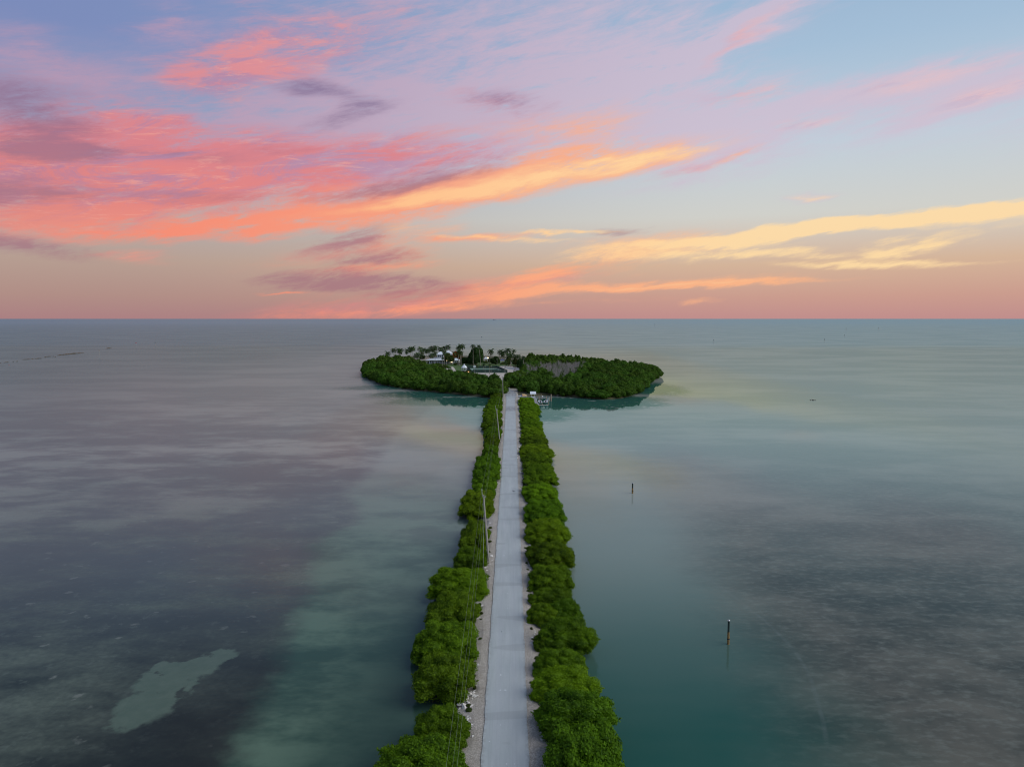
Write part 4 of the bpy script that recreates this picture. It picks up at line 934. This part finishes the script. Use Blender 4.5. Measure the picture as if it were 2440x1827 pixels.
# pavilion and gazebo
def kiosk(name, px, base_y, eave_y, top_y, w_px, label, n=6, cup=False, rail=False):
    q = gp(px, base_y, .85); Y = q.y; w = w_px / FPX * Y / 2; ze = at_depth(px, eave_y, Y).z - .8; zt = at_depth(px, top_y, Y).z - .8
    t = thing(name, label, 'gazebo' if cup else 'pavilion', (q.x, Y, .8)); N = 8 if cup else 4; o0 = math.pi / N
    ringp = lambda r, z: [(math.cos(o0 + 2 * math.pi * i / N) * r, math.sin(o0 + 2 * math.pi * i / N) * r, z) for i in range(N)]
    m = MB(); a = ringp(w * 1.05, ze); b = ringp(w * .55, ze + (zt - ze) * .55); c_ = ringp(w * .16, zt if not cup else ze + (zt - ze) * .8)
    for i in range(N):
        j = (i + 1) % N; m.quad(a[i], a[j], b[j], b[i]); m.quad(b[i], b[j], c_[j], c_[i]); 
    m.poly(c_); m.poly([(x, y, z - .02) for x, y, z in a][::-1]); m.build('roof', M_ROOF, t)
    if cup:
        m = MB(); m.tube([(0, 0, ze + (zt - ze) * .76), (0, 0, ze + (zt - ze) * .92)], w * .14, 8); m.build('cupola', M_WHITE, t)
        m = MB(); m.tube([(0, 0, ze + (zt - ze) * .93), (0, 0, zt + .25)], [w * .24, .05], 8); m.build('cupola_roof', M_ROOF, t)
    for p in ringp(w * .82, 0): mm = MB(); mm.box(p[0] - .09, p[1] - .09, 0, p[0] + .09, p[1] + .09, ze - .03); mm.build('post', M_WHITE, t)
    m = MB(); m.tube([(0, 0, 0), (0, 0, .25)], w * .95, 8); m.build('floor', M_WHITE, t)
    if cup:
        pr = ringp(w * .8, 0)
        for i in range(N):
            if i == 5: continue
            a_, b_ = Vector(pr[i]), Vector(pr[(i + 1) % N]); m = MB(); m.tube([a_ + Vector((0, 0, .95)), b_ + Vector((0, 0, .95))], .05, 4); m.tube([a_ + Vector((0, 0, .55)), b_ + Vector((0, 0, .55))], .04, 4); m.build('railing', M_WHITE, t)
kiosk('gazebo', 1106.2, 884.5, 876, 867.6, 15.5, 'white octagonal gazebo with cupola on its pale roof', cup=True)
kiosk('pavilion', 1158, 862, 854.6, 850.4, 14.5, 'white open pavilion with pyramid roof right of the big round tree')
# shelter and blue canopy by the far shore
q = gp(1197, 862, .85)
t = thing('shade_canopy', 'blue topped shade canopy at the far edge of the lawn', 'canopy', q)
mm = MB(); hip(mm, -1.6, -1.6, 1.6, 1.6, 1.8, 2.5, 1.5); mm.build('canopy', M_BLUE, t)
for a in (-1.4, 1.4):
    for b in (-1.4, 1.4): mm = MB(); mm.box(a - .05, b - .05, -.05, a + .05, b + .05, 1.75); mm.build('leg', M_WHITE, t)
q = gp(1183.5, 863, .85); q2 = gp(1209, 863, .85); w = q2.x - q.x
t = thing('terrace_rail', 'long low white railing along the far edge of the lawn', 'railing', q); mm = MB(); mm.box(0, 0, .8, w, .1, 1.15); mm.build('top_rail', M_WHITE, t)
for i in range(8): mm = MB(); mm.box(w * i / 7 - .06, .02, -.03, w * i / 7 + .06, .08, .79); mm.build('post', M_WHITE, t)
q = gp(1207, 861, .85); t = thing('white_umbrella', 'white sun umbrella right of the blue canopy', 'umbrella', q); mm = MB(); mm.tube([(0, 0, 1.9), (0, 0, 2.7)], [1.5, .05], 8); mm.build('canopy', M_WHITE, t); mm = MB(); mm.tube([(0, 0, -.05), (0, 0, 1.95)], .04, 6); mm.build('pole', M_STEEL, t)
# white vehicle between the palms
q = gp(1220.5, 866.5, .9)
t = thing('white_van', 'white van parked behind the palms by the driveway', 'van', q, R(8))
mm = MB(); mm.v = [(-.95,-2.3,.4),(.95,-2.3,.4),(.95,2.3,.4),(-.95,2.3,.4),(-.95,-2.3,1.1),(.95,-2.3,1.1),(.95,2.3,1.2),(-.95,2.3,1.2),(-.85,-1.3,1.95),(.85,-1.3,1.95),(.85,2.2,2.0),(-.85,2.2,2.0)]
mm.f = [(0,3,2,1),(0,1,5,4),(1,2,6,5),(2,3,7,6),(3,0,4,7),(4,5,9,8),(5,6,10,9),(6,7,11,10),(7,4,8,11),(8,9,10,11)]; mm.build('body', M_WHITE, t)
mm = MB(); mm.quad((-.75,-2.16,1.24),(.75,-2.16,1.24),(.72,-1.46,1.83),(-.72,-1.46,1.83)); o = mm.build('windscreen', M_GLASS, t); o.location = (0, -.03, .02)
for a in (-.85, .85):
    for b in (-1.5, 1.5): mm = MB(); mm.tube([(a - .1, b, .33), (a + .1, b, .33)], .33, 12); mm.build('wheel', M_BLACK, t)

# ------------------------------------------------------------------ tennis court
court = thing('tennis_court', 'green tennis court enclosed by dark green windscreen fences', 'tennis court', (0, 0, 0))
fz = .86
A = gp(1124, 888.4, .85); B = gp(1209, 888.4, .85); C_ = gp(1184.5, 877.6, .85); D = gp(1111, 877.6, .85)
court.location = (A.x, A.y, .8)
o3 = Vector((A.x, A.y, .8)); lc = lambda v: Vector((v.x, v.y, .8)) - o3
pa, pb, pc, pd = lc(A), lc(B), lc(C_), lc(D)
def lift(v, z): return (v.x, v.y, z)
MB().poly([lift(pa, .13), lift(pb, .13), lift(pc, .13), lift(pd, .13)]).build('surface', M_COURT, court)
def lerp(a, b, t_): return a + (b - a) * t_
for s in (.16, .84):
    w = (pb - pa).normalized() * .06; a, b = lerp(pa, pb, s), lerp(pd, pc, s); MB().poly([lift(lerp(a, b, .12) - w, .137), lift(lerp(a, b, .12) + w, .137), lift(lerp(a, b, .88) + w, .137), lift(lerp(a, b, .88) - w, .137)]).build('court_line', M_WHITE, court)
for s in (.12, .32, .68, .88):
    a, b = lerp(pa, pd, s), lerp(pb, pc, s); w = Vector((0, .06, 0)); p, q = lerp(a, b, .165), lerp(a, b, .835); MB().poly([lift(p - w, .141), lift(q - w, .141), lift(q + w, .141), lift(p + w, .141)]).build('court_line', M_WHITE, court)
a, b = lerp(lerp(pa, pd, .5), lerp(pb, pc, .5), .13), lerp(lerp(pa, pd, .5), lerp(pb, pc, .5), .87)
m = MB(); m.quad(lift(a, .2), lift(b, .2), lift(b, 1.05), lift(a, 1.05)); m.quad(lift(a, 1.05), lift(b, 1.05), lift(b, 1.12), lift(a, 1.12)); m.build('net', M_FENCE2, court)
def fence(a, b, h, n, label, key):
    d = b - a; t = thing('court_fence', label, 'fence', (o3.x + a.x, o3.y + a.y, .8), 0, None)
    for i in range(n + 1):
        p = d * i / n; m = MB(); m.tube([(p.x, p.y, 0), (p.x, p.y, h + .1)], .06, 6); m.build('post', M_FENCE2, t)
    nn = Vector((-d.y, d.x, 0)).normalized() * .03
    for i in range(n):
        p, q = d * i / n, d * (i + 1) / n; e = (q - p).normalized() * .07; p = p + e; q = q - e; m = MB()
        for s in (-1, 1): m.quad(lift(p + nn * s, .25), lift(q + nn * s, .25), lift(q + nn * s, h), lift(p + nn * s, h))
        m.quad(lift(p - nn, h), lift(q - nn, h), lift(q + nn, h), lift(p + nn, h)); m.build('windscreen_panel', M_FENCE, t)
    m = MB(); m.tube([(0, 0, h + .06), (d.x, d.y, h + .06)], .04, 6, cap=False); m.build('top_rail', M_FENCE2, t); return t
FH = at_depth(1160, 881.8, A.y).z - .8
fence(pa, pb, FH, 8, 'long dark green windscreen fence at the near end of the tennis court', 'n')
fence(pd, pc, FH, 8, 'dark green windscreen fence at the far end of the tennis court', 'f')
fence(pb, pc, FH, 12, 'green windscreen fence along the right side of the tennis court', 'r')
fence(pa, pd, FH, 12, 'green windscreen fence along the left side of the tennis court', 'l')
q = lerp(pd, pc, .27); t = thing('white_sign_board', 'white board hanging on the far tennis court fence', 'board', (o3.x + q.x, o3.y + q.y - .12, .8)); MB().box(-.9, -.04, .6, .9, .02, 2.2).build('board', M_WHITE, t)
q = lerp(pd, pc, .345); t = thing('white_sign_board', 'narrow white board right of the larger one on the court fence', 'board', (o3.x + q.x, o3.y + q.y - .12, .8)); MB().box(-.28, -.04, .6, .28, .02, 2.2).build('board', M_WHITE, t)
q = gp(1172, 874.5, .85); 
for i, (a, b) in enumerate([(1170.5, 898), (1156, 893), (1131, 890), (1184.5, 874)]):
    q = gp(a, b, .85); t = thing('court_light', ['thin light pole on the sand before the court', 'second thin light pole left of the sand', 'thin light pole at the left end of the court', 'thin light pole at the far right corner of the court'][i], 'light pole', q)
    m = MB(); m.tube([(0, 0, -.05), (0, 0, 6.0 if i else 7.2)], [.09, .06], 6); m.build('pole', M_POLE, t); m = MB(); m.box(-.35, -.15, 6.02 if i else 7.22, .35, .15, 6.2 if i else 7.4); m.build('lamp_head', M_STEEL, t)

# ------------------------------------------------------------------ utility poles and wires
def upole(base_px, top_px, label, z=0.85, Yover=None):
    b = gp(base_px[0], base_px[1], z) if Yover is None else Yover
    tp = at_depth(top_px[0], top_px[1], b.y) if not isinstance(top_px, Vector) else top_px
    t = thing('utility_pole', label, 'utility pole', b); d = tp - b
    m = MB(); m.tube([(0, 0, -.4), d * .93], [.19, .125], 10); m.build('pole', M_POLE, t)
    m = MB(); m.tube([d * .92 + Vector((-.19, 0, -.2)), d * .955 + Vector((-.19, 0, 0)), d + Vector((-.19, 0, 0))], [.045, .04, .03], 6); m.build('top_bracket', M_STEEL, t)
    m = MB(); m.tube([d + Vector((-.19, 0, -.02)), d + Vector((-.19, 0, .14))], [.07, .04], 8); m.build('insulator', M_WHITE, t)
    m = MB(); m.tube([d * .90 + Vector((.0, 0, 0)), d * .90 + Vector((.32, 0, 0))], .03, 6); m.tube([d * .90 + Vector((.32, 0, 0)), d * .90 + Vector((.32, 0, .16))], .055, 8); m.build('side_insulator', M_STEEL, t)
    m = MB(); m.tube([d * .80 + Vector((-.22, 0, -.1)), d * .80 + Vector((-.22, 0, .1))], .05, 6); m.build('cable_clamp', M_STEEL, t)
    return b, d
pA = upole((1165, 1337), (1151, 1167), 'grey leaning utility pole nearest the camera on the left verge')
pB = upole((1191, 1050), (1182.5, 968), 'second utility pole along the left verge, halfway to the island')
pC = upole((1199, 960), (1197.5, 893), 'utility pole at the island end of the causeway')
pD = upole((1203.5, 906), (1203, 871), 'utility pole at the right corner of the tennis court')
foot = Vector((-3.4, 3.0, .85)); d0 = Vector((-.2, 0, pA[1].z))
pZ = upole(None, foot + d0, 'utility pole on the left verge beneath the camera', Yover=foot)
def sag(a, b, s, r, name, label):
    m = MB(); n = 24; pts = []
    for k in range(n + 1):
        t_ = k / n; p = a.lerp(b, t_); p.z -= s * 4 * t_ * (1 - t_); pts.append(p - a)
    m.tube(pts, r, 5); o = m.build(name, M_WIRE); o.location = a; tag(o, label, 'wire', 'power lines'); return o
segs = [(pZ, pA, 'between the camera and the nearest pole'), (pA, pB, 'from the nearest pole to the second pole'), (pB, pC, 'from the second pole to the island end'), (pC, pD, 'from the island end pole to the court pole')]
for (b0, d0), (b1, d1), w in segs:
    s = 1.1
    sag(b0 + d0 + Vector((-.19, 0, .15)), b1 + d1 + Vector((-.19, 0, .15)), s, .007, 'power_line', 'upper power line ' + w)
    sag(b0 + d0 * .9 + Vector((.32, 0, .16)), b1 + d1 * .9 + Vector((.32, 0, .16)), s, .007, 'power_line', 'lower right power line ' + w)
    sag(b0 + d0 * .8 + Vector((-.22, 0, 0)), b1 + d1 * .8 + Vector((-.22, 0, 0)), s * 1.3, .006, 'power_line', 'lowest cable ' + w)
b, d = pA; gy = gp(1149, 1500, .8); gy = Vector((b.x - .6, b.y - 9, .8)); m = MB(); a_ = b + d * .82; m.tube([Vector((0, 0, 0)), gy - a_], .012, 4); o = m.build('guy_wire', M_STEEL); o.location = a_; tag(o, 'thin steel guy wire leaning from the nearest pole to the verge', 'wire')

# ------------------------------------------------------------------ channel markers and far things
def post(px, top_y, base_y, label, r=.16):
    q = gp(px, base_y, 0); z = at_depth(px, top_y, q.y).z; t = thing('channel_post', label, 'post', q)
    m = MB(); m.tube([(0, 0, -1.2), (.01, 0, z * .26), (0, .01, z * .5)], [r * 1.2, r * 1.1, r], 10); m.build('stained_base', M_OCHRE, t)
    m = MB(); m.tube([(0, 0, z * .5), (0, 0, z * .95)], r * .95, 12); m.build('sleeve', M_GREENPOST, t)
    m = MB(); m.tube([(0, 0, z * .2), (0, 0, z * .24)], r * 1.25, 10); m.build('barnacle_band', M_BLACK, t)
    m = MB(); m.tube([(0, 0, z * .952), (0, 0, z * .972), (0, 0, z * 1.0)], [r * 1.25, r * 1.25, r * .3], 12); m.build('cap', M_STEEL, t)
post(1735, 1475.5, 1534, 'nearest channel post, dark sleeve and white cap, right of the causeway', .13)
post(1507, 1149.5, 1175, 'smaller dark channel post farther out right of the causeway', .17)
M_FARPOST = simple('weathered_marker_board', (0.15, 0.19, 0.20), .7, .1, 1)
def marker(px, top_y, base_y, label, mat, size):
    q = gp(px, base_y, 0); z = at_depth(px, top_y, q.y).z; t = thing('channel_marker', label, 'marker', q)
    rp = max(.10, q.y * .00014); m = MB(); m.tube([(0, 0, -1), (0, 0, z)], rp, 6); m.build('pile', M_POLE, t)
    s = size * .75 / FPX * q.y / 2; m = MB(); m.box(-s, -rp - .15, z - s * 1.6, s, -rp - .02, z + s * .4); m.build('board', mat, t)
marker(324.7, 816.5, 827, 'red channel marker far out on the left', M_RED, 2.6); marker(370, 815.5, 825, 'dark channel marker right of the red one', M_GREENPOST, 2.2); marker(237.5, 834, 852.5, 'tall grey pile marker at the end of the rock shoal', M_PILE, 2.6); marker(22, 869, 873, 'tiny red stake below the rock shoal at the left edge', M_RED, 1.6)
marker(1700, 810, 817.5, 'small channel marker right of the island', M_FARPOST, 2.4); marker(1964, 808, 816, 'small channel marker farther right, mid distance', M_FARPOST, 2.8); marker(2012, 798, 803, 'faint marker above the right mid distance marker', M_FARPOST, 1.8); marker(2016, 782, 787, 'faint far marker at the right', M_FARPOST, 1.8); marker(2093, 780, 785, 'rightmost faint far marker', M_FARPOST, 1.4); marker(1560, 772, 778, 'faint far marker straight above the island right half', M_FARPOST, 1.2); marker(1148, 802, 809, 'channel marker standing beyond the island palms', M_FARPOST, 2.4)
# rock shoal at the far left
def shoal(x0, y0, x1, y1, hpx, wpx, label, n=26, seed=0):
    a, b = gp(x0, y0), gp(x1, y1); r = random.Random(seed); m = MB(); d = b - a; L_ = d.length; nx = Vector((0, 1, 0)); hh = hpx / FPX * a.y; ww = hh * wpx
    for k in range(n + 1):
        t_ = k / n; e = math.sin(math.pi * min(1, max(0, t_ * .94 + .03))) ** .5; p = d * t_; h = hh * e * r.uniform(.5, 1.1)
        for (o_, z_) in ((-1, -.4), (-.55, .45 * h), (0, h), (.5, .5 * h), (1, -.4)): q = p + nx * ww * o_ * e * r.uniform(.8, 1.2); m.v.append((q.x, q.y, z_))
        if k: b0 = (k - 1) * 5; m.f += [(b0 + j, b0 + j + 1, b0 + j + 6, b0 + j + 5) for j in range(4)]
    o = m.build('rock_shoal', M_ROCK_D); o.location = a; tag(o, label, 'shoal'); return o
shoal(136, 847.2, 200, 840.8, 2.6, 2.2, 'long brown rocky shoal low in the water at far left', seed=1)
for i, (a, b, c, d) in enumerate([(52,857.3,74,856.3),(82,855,101,854.2),(104,851.6,112,851),(112,850.2,122,849.3),(8,864,21,863.2),(38,861.6,43,861.3),(-4,865.8,2,865.4),(252,830.6,266,829.8),(74,856,80,855.6),(125,849.6,128,849.2),(130,851.2,133,851),(30,862.2,33,862)]):
    shoal(a, b, c, d, 1.6, 1.6, ['low dark rock strip in the broken line left of the long shoal', ][0] if i != 7 else 'thin dark strip of rock right of the tall grey pile marker', n=8, seed=i + 3)['group'] = 'rock strips left of the shoal'
# ships on the horizon
for i, (a, b, w) in enumerate([(948, 759.6, 22), (1178, 759.4, 60)]):
    Y = 15000; q = Vector(((a - 1220) / FPX * Y, Y, 0)); t = thing('distant_ship', ['tiny dark vessel on the horizon above the left of the island', 'low dark ship on the horizon above the middle of the island'][i], 'ship', q)
    m = MB(); m.v = [(-w/2,-4,0),(w/2,-4,0),(w/2+4,0,7),(-w/2-4,0,7),(-w/2,4,0),(w/2,4,0)]; m.f = [(0,1,2,3),(5,4,3,2),(1,5,2),(4,0,3),(0,4,5,1)]; m.build('hull', M_SHIP, t)
    m = MB(); m.box(-w * .3, -3, 7.01, -w * .05, 3, 16); m.build('bridge', M_SHIP, t)
# wading bird far right
q = gp(1936, 953.5, 0); t = tag(link('shoal_stone'), 'small dark stones breaking the surface on the right flat', 'stones'); t.location = q
for dx, s in ((-.9, .5), (.3, .9), (1.3, .45)): m = MB(); m.tube([(dx, 0, -.2), (dx, .1, .12), (dx + .2, .2, .3)], [s * .8, s * .6, .05], 7); m.build('stone', M_ROCK_D, t)
# pale frames in the water (small snags) near the island shore
# ------------------------------------------------------------------ dock, shelter and boats
DZ = .95
dk = gp(1270, 953, DZ); DX0, DX1 = gp(1266, 953, DZ).x, gp(1278, 953, DZ).x
pier = thing('dock', 'grey timber dock with a front beam beside the end of the causeway', 'dock', (0, 0, 0)); 
yA, yB = gp(1270, 965, DZ).y, gp(1270, 947, DZ).y
nb = 26; pier.location = (DX0, yA, DZ)
for k in range(nb):
    y0 = (yB - yA) * k / nb; m = MB(); m.box(0 + .3 * (1 - k / nb), y0, 0, DX1 - DX0 + .6 * (1 - k / nb), y0 + (yB - yA) / nb - .03, .07); m.build('deck_board', M_DECK, pier)
fx0, fx1 = gp(1279, 964, DZ).x - DX0, gp(1306.5, 964, DZ).x - DX0
m = MB(); m.box(fx0, -.45, -.12, fx1, .35, .10); m.build('front_walkway', simple('sunbleached_plank', (.50, .46, .42), .85, .12, 2), pier)
bx1 = gp(1305, 951, DZ).x - DX0; m = MB(); m.box(DX1 - DX0 + .7, yB - yA - 2.0, -.12, bx1, yB - yA - 1.0, .06); m.build('rear_walkway', M_DECK, pier)
for (a, b, h, r_) in [(1280.5, 965, .9, .16), (1306, 965, .7, .16), (1293, 965.3, .3, .13), (1279, 948, 1.6, .13), (1267, 962, .4, .13), (1272, 966, .3, .13)]:
    q = gp(a, b, 0); m = MB(); m.tube([(q.x - DX0, q.y - yA, -DZ - 1.2), (q.x - DX0, q.y - yA, h)], r_, 8); m.build('pile', M_PILE, pier)
def pile(px, top_y, base_y, label, r=.15, mat=M_PILE):
    q = gp(px, base_y, 0); z = at_depth(px, top_y, q.y).z; t = thing('mooring_pile', label, 'pile', q, 0, 'mooring piles around the boat lift'); m = MB(); m.tube([(0, 0, -1.2), (.03, 0, z * .6), (.06, 0, z)], [r * 1.1, r, r * .9], 9); m.build('post', mat, t)
pile(1283.6, 940.3, 955, 'tall pale pile at the left of the boat lift'); pile(1285, 944, 957, 'shorter pile leaning against the tall left pile'); pile(1289, 939, 954, 'tall pile left behind the two boats'); pile(1301.5, 943.2, 957, 'pile right behind the two boats'); pile(1312.8, 939.3, 956, 'thick brown pile standing alone right of the dock', .3); pile(1305.3, 948, 958, 'short white topped pile at the right of the lift', .2, M_WHITE); pile(1308.8, 945.5, 955, 'short grey pile between the lift and the brown pile', .22, M_POLE); pile(1278.8, 948, 957, 'short white pile beside the grey deck', .18, M_WHITE)
# shelter with white roof
q = gp(1270.2, 948.6, DZ); Y = q.y
sh = thing('dock_shelter', 'small shelter with flat white roof and two posts at the dock', 'shelter', (q.x, Y, DZ))
w = 14.2 / FPX * Y / 2; zt = at_depth(1270, 933.2, Y).z - DZ; zl = at_depth(1270, 938.3, Y).z - DZ
m = MB(); i0 = 0; m.v = [(-w,-.6,zl),(w,-.6,zl),(w,1.6,zt),(-w,1.6,zt),(-w,-.6,zl-.12),(w,-.6,zl-.12),(w,1.6,zt-.12),(-w,1.6,zt-.12)]; m.f = [(0,1,2,3),(7,6,5,4),(0,4,5,1),(1,5,6,2),(2,6,7,3),(3,7,4,0)]; m.build('roof', M_ROOF, sh)
for a in (-w * .6, w * .6):
    for b, hh_ in ((-.2, zl - .1 + .4 * (zt - zl) / 2.2), (1.3, zt - .32)): m = MB(); m.box(a - .08, b - .08, -.4, a + .08, b + .08, hh_); m.build('post', M_WHITE, sh)
m = MB(); zz = at_depth(1270, 945.4, Y).z - DZ; m.box(-w * .75, -.5, zz - .45, w * .75, .35, zz + .05); m.build('counter', M_WHITE, sh)
# two boats on the lift
def boat(px, py, label, L_=5.2, W=1.9, rz=0.0, z=.55, mat=M_WHITE):
    q = gp(px, py, z); t = thing('motor_boat', label, 'boat', (q.x, q.y, z), rz); st = 9; m = MB()
    for k in range(st):
        u = k / (st - 1); y_ = u * L_; wd = W / 2 * (1 - max(0, u - .45) ** 2 * 3.1); wd = max(.03, wd); sh_ = .75 + .35 * u * u; kz = .06 + .5 * max(0, u - .6) ** 2 * 4
        m.v += [(-wd, y_, sh_), (-wd * .82, y_, kz + .22), (0, y_, kz), (wd * .82, y_, kz + .22), (wd, y_, sh_), (wd * .86, y_, sh_ - .02), (wd * .80, y_, .38 + .2 * u), (-wd * .80, y_, .38 + .2 * u), (-wd * .86, y_, sh_ - .02)]
        if k: b = (k - 1) * 9; m.f += [(b + j, b + (j + 1) % 9, b + 9 + (j + 1) % 9, b + 9 + j) for j in range(9)]
    m.f.append(tuple(range(9))[::-1]); m.build('hull', mat, t)
    m = MB(); m.box(-.35, L_ * .42, .45, .35, L_ * .56, 1.25); m.build('console', mat, t)
    m = MB(); m.box(-.4, L_ * .22, .4, .4, L_ * .3, .95); m.build('seat', M_BLACK, t)
    m = MB(); m.quad((-.33, L_ * .44, 1.26), (.33, L_ * .44, 1.26), (.28, L_ * .50, 1.62), (-.28, L_ * .50, 1.62)); m.build('windshield', M_GLASS, t)
    m = MB(); m.tube([(0, -.22, -.15), (0, -.22, .45), (0, -.25, .95), (0, -.2, 1.32)], [.06, .1, .2, .14], 8); m.build('outboard_motor', M_BLACK, t)
    m = MB(); m.box(-W * .42, -.05, .40, W * .42, .25, .62); m.build('swim_platform', mat, t); return t
boat(1288.2, 961, 'left white motor boat on the lift, stern towards the camera', 4.6, 1.75, R(4)); boat(1299.5, 960.5, 'right white motor boat on the lift, stern towards the camera', 4.8, 1.8, R(-10))
q = gp(1292.6, 950, DZ); t = thing('wheelhouse', 'small pale post box on the rear walkway between the boats', 'box', q); m = MB(); m.tube([(0, 0, -.2), (0, 0, .9)], .1, 8); m.build('stand', M_POLE, t); m = MB(); m.tube([(0, 0, .91), (0, 0, 1.3), (0, 0, 1.5)], [.35, .3, .08], 8); m.build('head', M_WHITE, t)
# covered boat on trailer beside the road
q = gp(1233.5, 949, 1.0); t = thing('trailer_boat', 'white boat on a trailer with tan canvas cover and blue stripe by the road end', 'boat', (q.x, q.y, 1.0), R(-78)); Lb = 4.6
m = MB(); st = 9
for k in range(st):
    u = k / (st - 1); y_ = u * Lb; wd = max(.05, .98 * min(1, (u / .45)) ** .6); s_ = 1.35 - .12 * u; kz = .5 + .5 * max(0, .35 - u)
    m.v += [(-wd, y_, s_), (-wd * .8, y_, kz + .2), (0, y_, kz), (wd * .8, y_, kz + .2), (wd, y_, s_), (0, y_, s_ + .12)]
    if k: b = (k - 1) * 6; m.f += [(b + j, b + 6 + j, b + 6 + (j + 1) % 6, b + (j + 1) % 6) for j in range(6)]
m.f.append(tuple(range((st - 1) * 6, st * 6))); m.build('hull', M_WHITE, t)
m = MB()
for k, u in enumerate((.42, .5, .75, 1.0)):
    h = (1.55, 2.15, 2.05, 1.5)[k]; wd = 1.06; y_ = u * Lb; m.v += [(-wd, y_, 1.22), (-wd * .75, y_, h - .2), (0, y_, h), (wd * .75, y_, h - .2), (wd, y_, 1.22)]
    if k: b = (k - 1) * 5; m.f += [(b + j, b + 5 + j, b + 6 + j, b + 1 + j) for j in range(4)]
m.f.append((19, 18, 17, 16, 15)); m.build('canvas_cover', M_TAN, t)
m = MB()
for k, u in enumerate((.37, .425)):
    wd = 1.08; y_ = u * Lb; h = (1.5, 1.62)[k]; m.v += [(-wd, y_, 1.15), (-wd * .75, y_, h - .12), (0, y_, h), (wd * .75, y_, h - .12), (wd, y_, 1.15)]
    if k: m.f += [(j, 5 + j, 6 + j, 1 + j) for j in range(4)]
m.build('blue_stripe', M_BLUE, t)
m = MB(); m.box(-.5, .2, .32, -.4, 4.2, .42); m.box(.4, .2, .32, .5, 4.2, .42); m.tube([(0, -.6, .4), (0, .3, .4)], .05, 6); m.build('trailer_frame', M_STEEL, t)
for a in (-.95, .95): m = MB(); m.tube([(a - .09, 3.0, .28), (a + .09, 3.0, .28)], .3, 12); m.build('wheel', M_BLACK, t)
# snags by the right shore
for (a, b) in [(1326, 944), (1331, 944.5), (1340, 944)]:
    q = gp(a, b, 0); o = link('driftwood_snag', random.choice(DEAD)); o.location = q; o.scale = (.28, .28, .25); o.rotation_euler = (.9, .4, a); tag(o, 'bleached driftwood snag at the waterline right of the dock', 'driftwood', 'driftwood snags')

# low weeds on the verge
r5 = random.Random(77)
for _ in range(70):
    y = r5.uniform(55, 200) ; S_, sg = r5.choice(((LS, -1), (RS, 1))); o_, i_ = hedge_at(S_, y); x = i_ - sg * r5.uniform(-.3, .25); w = r5.uniform(.15, .38)
    put_bush('verge_weed', x, y, .78, w, w * 1.2, r5.uniform(.15, .4), SHR, None, 'low green weed clump between the road verge stones and the hedge', 'weed', 'weeds along the road verge')
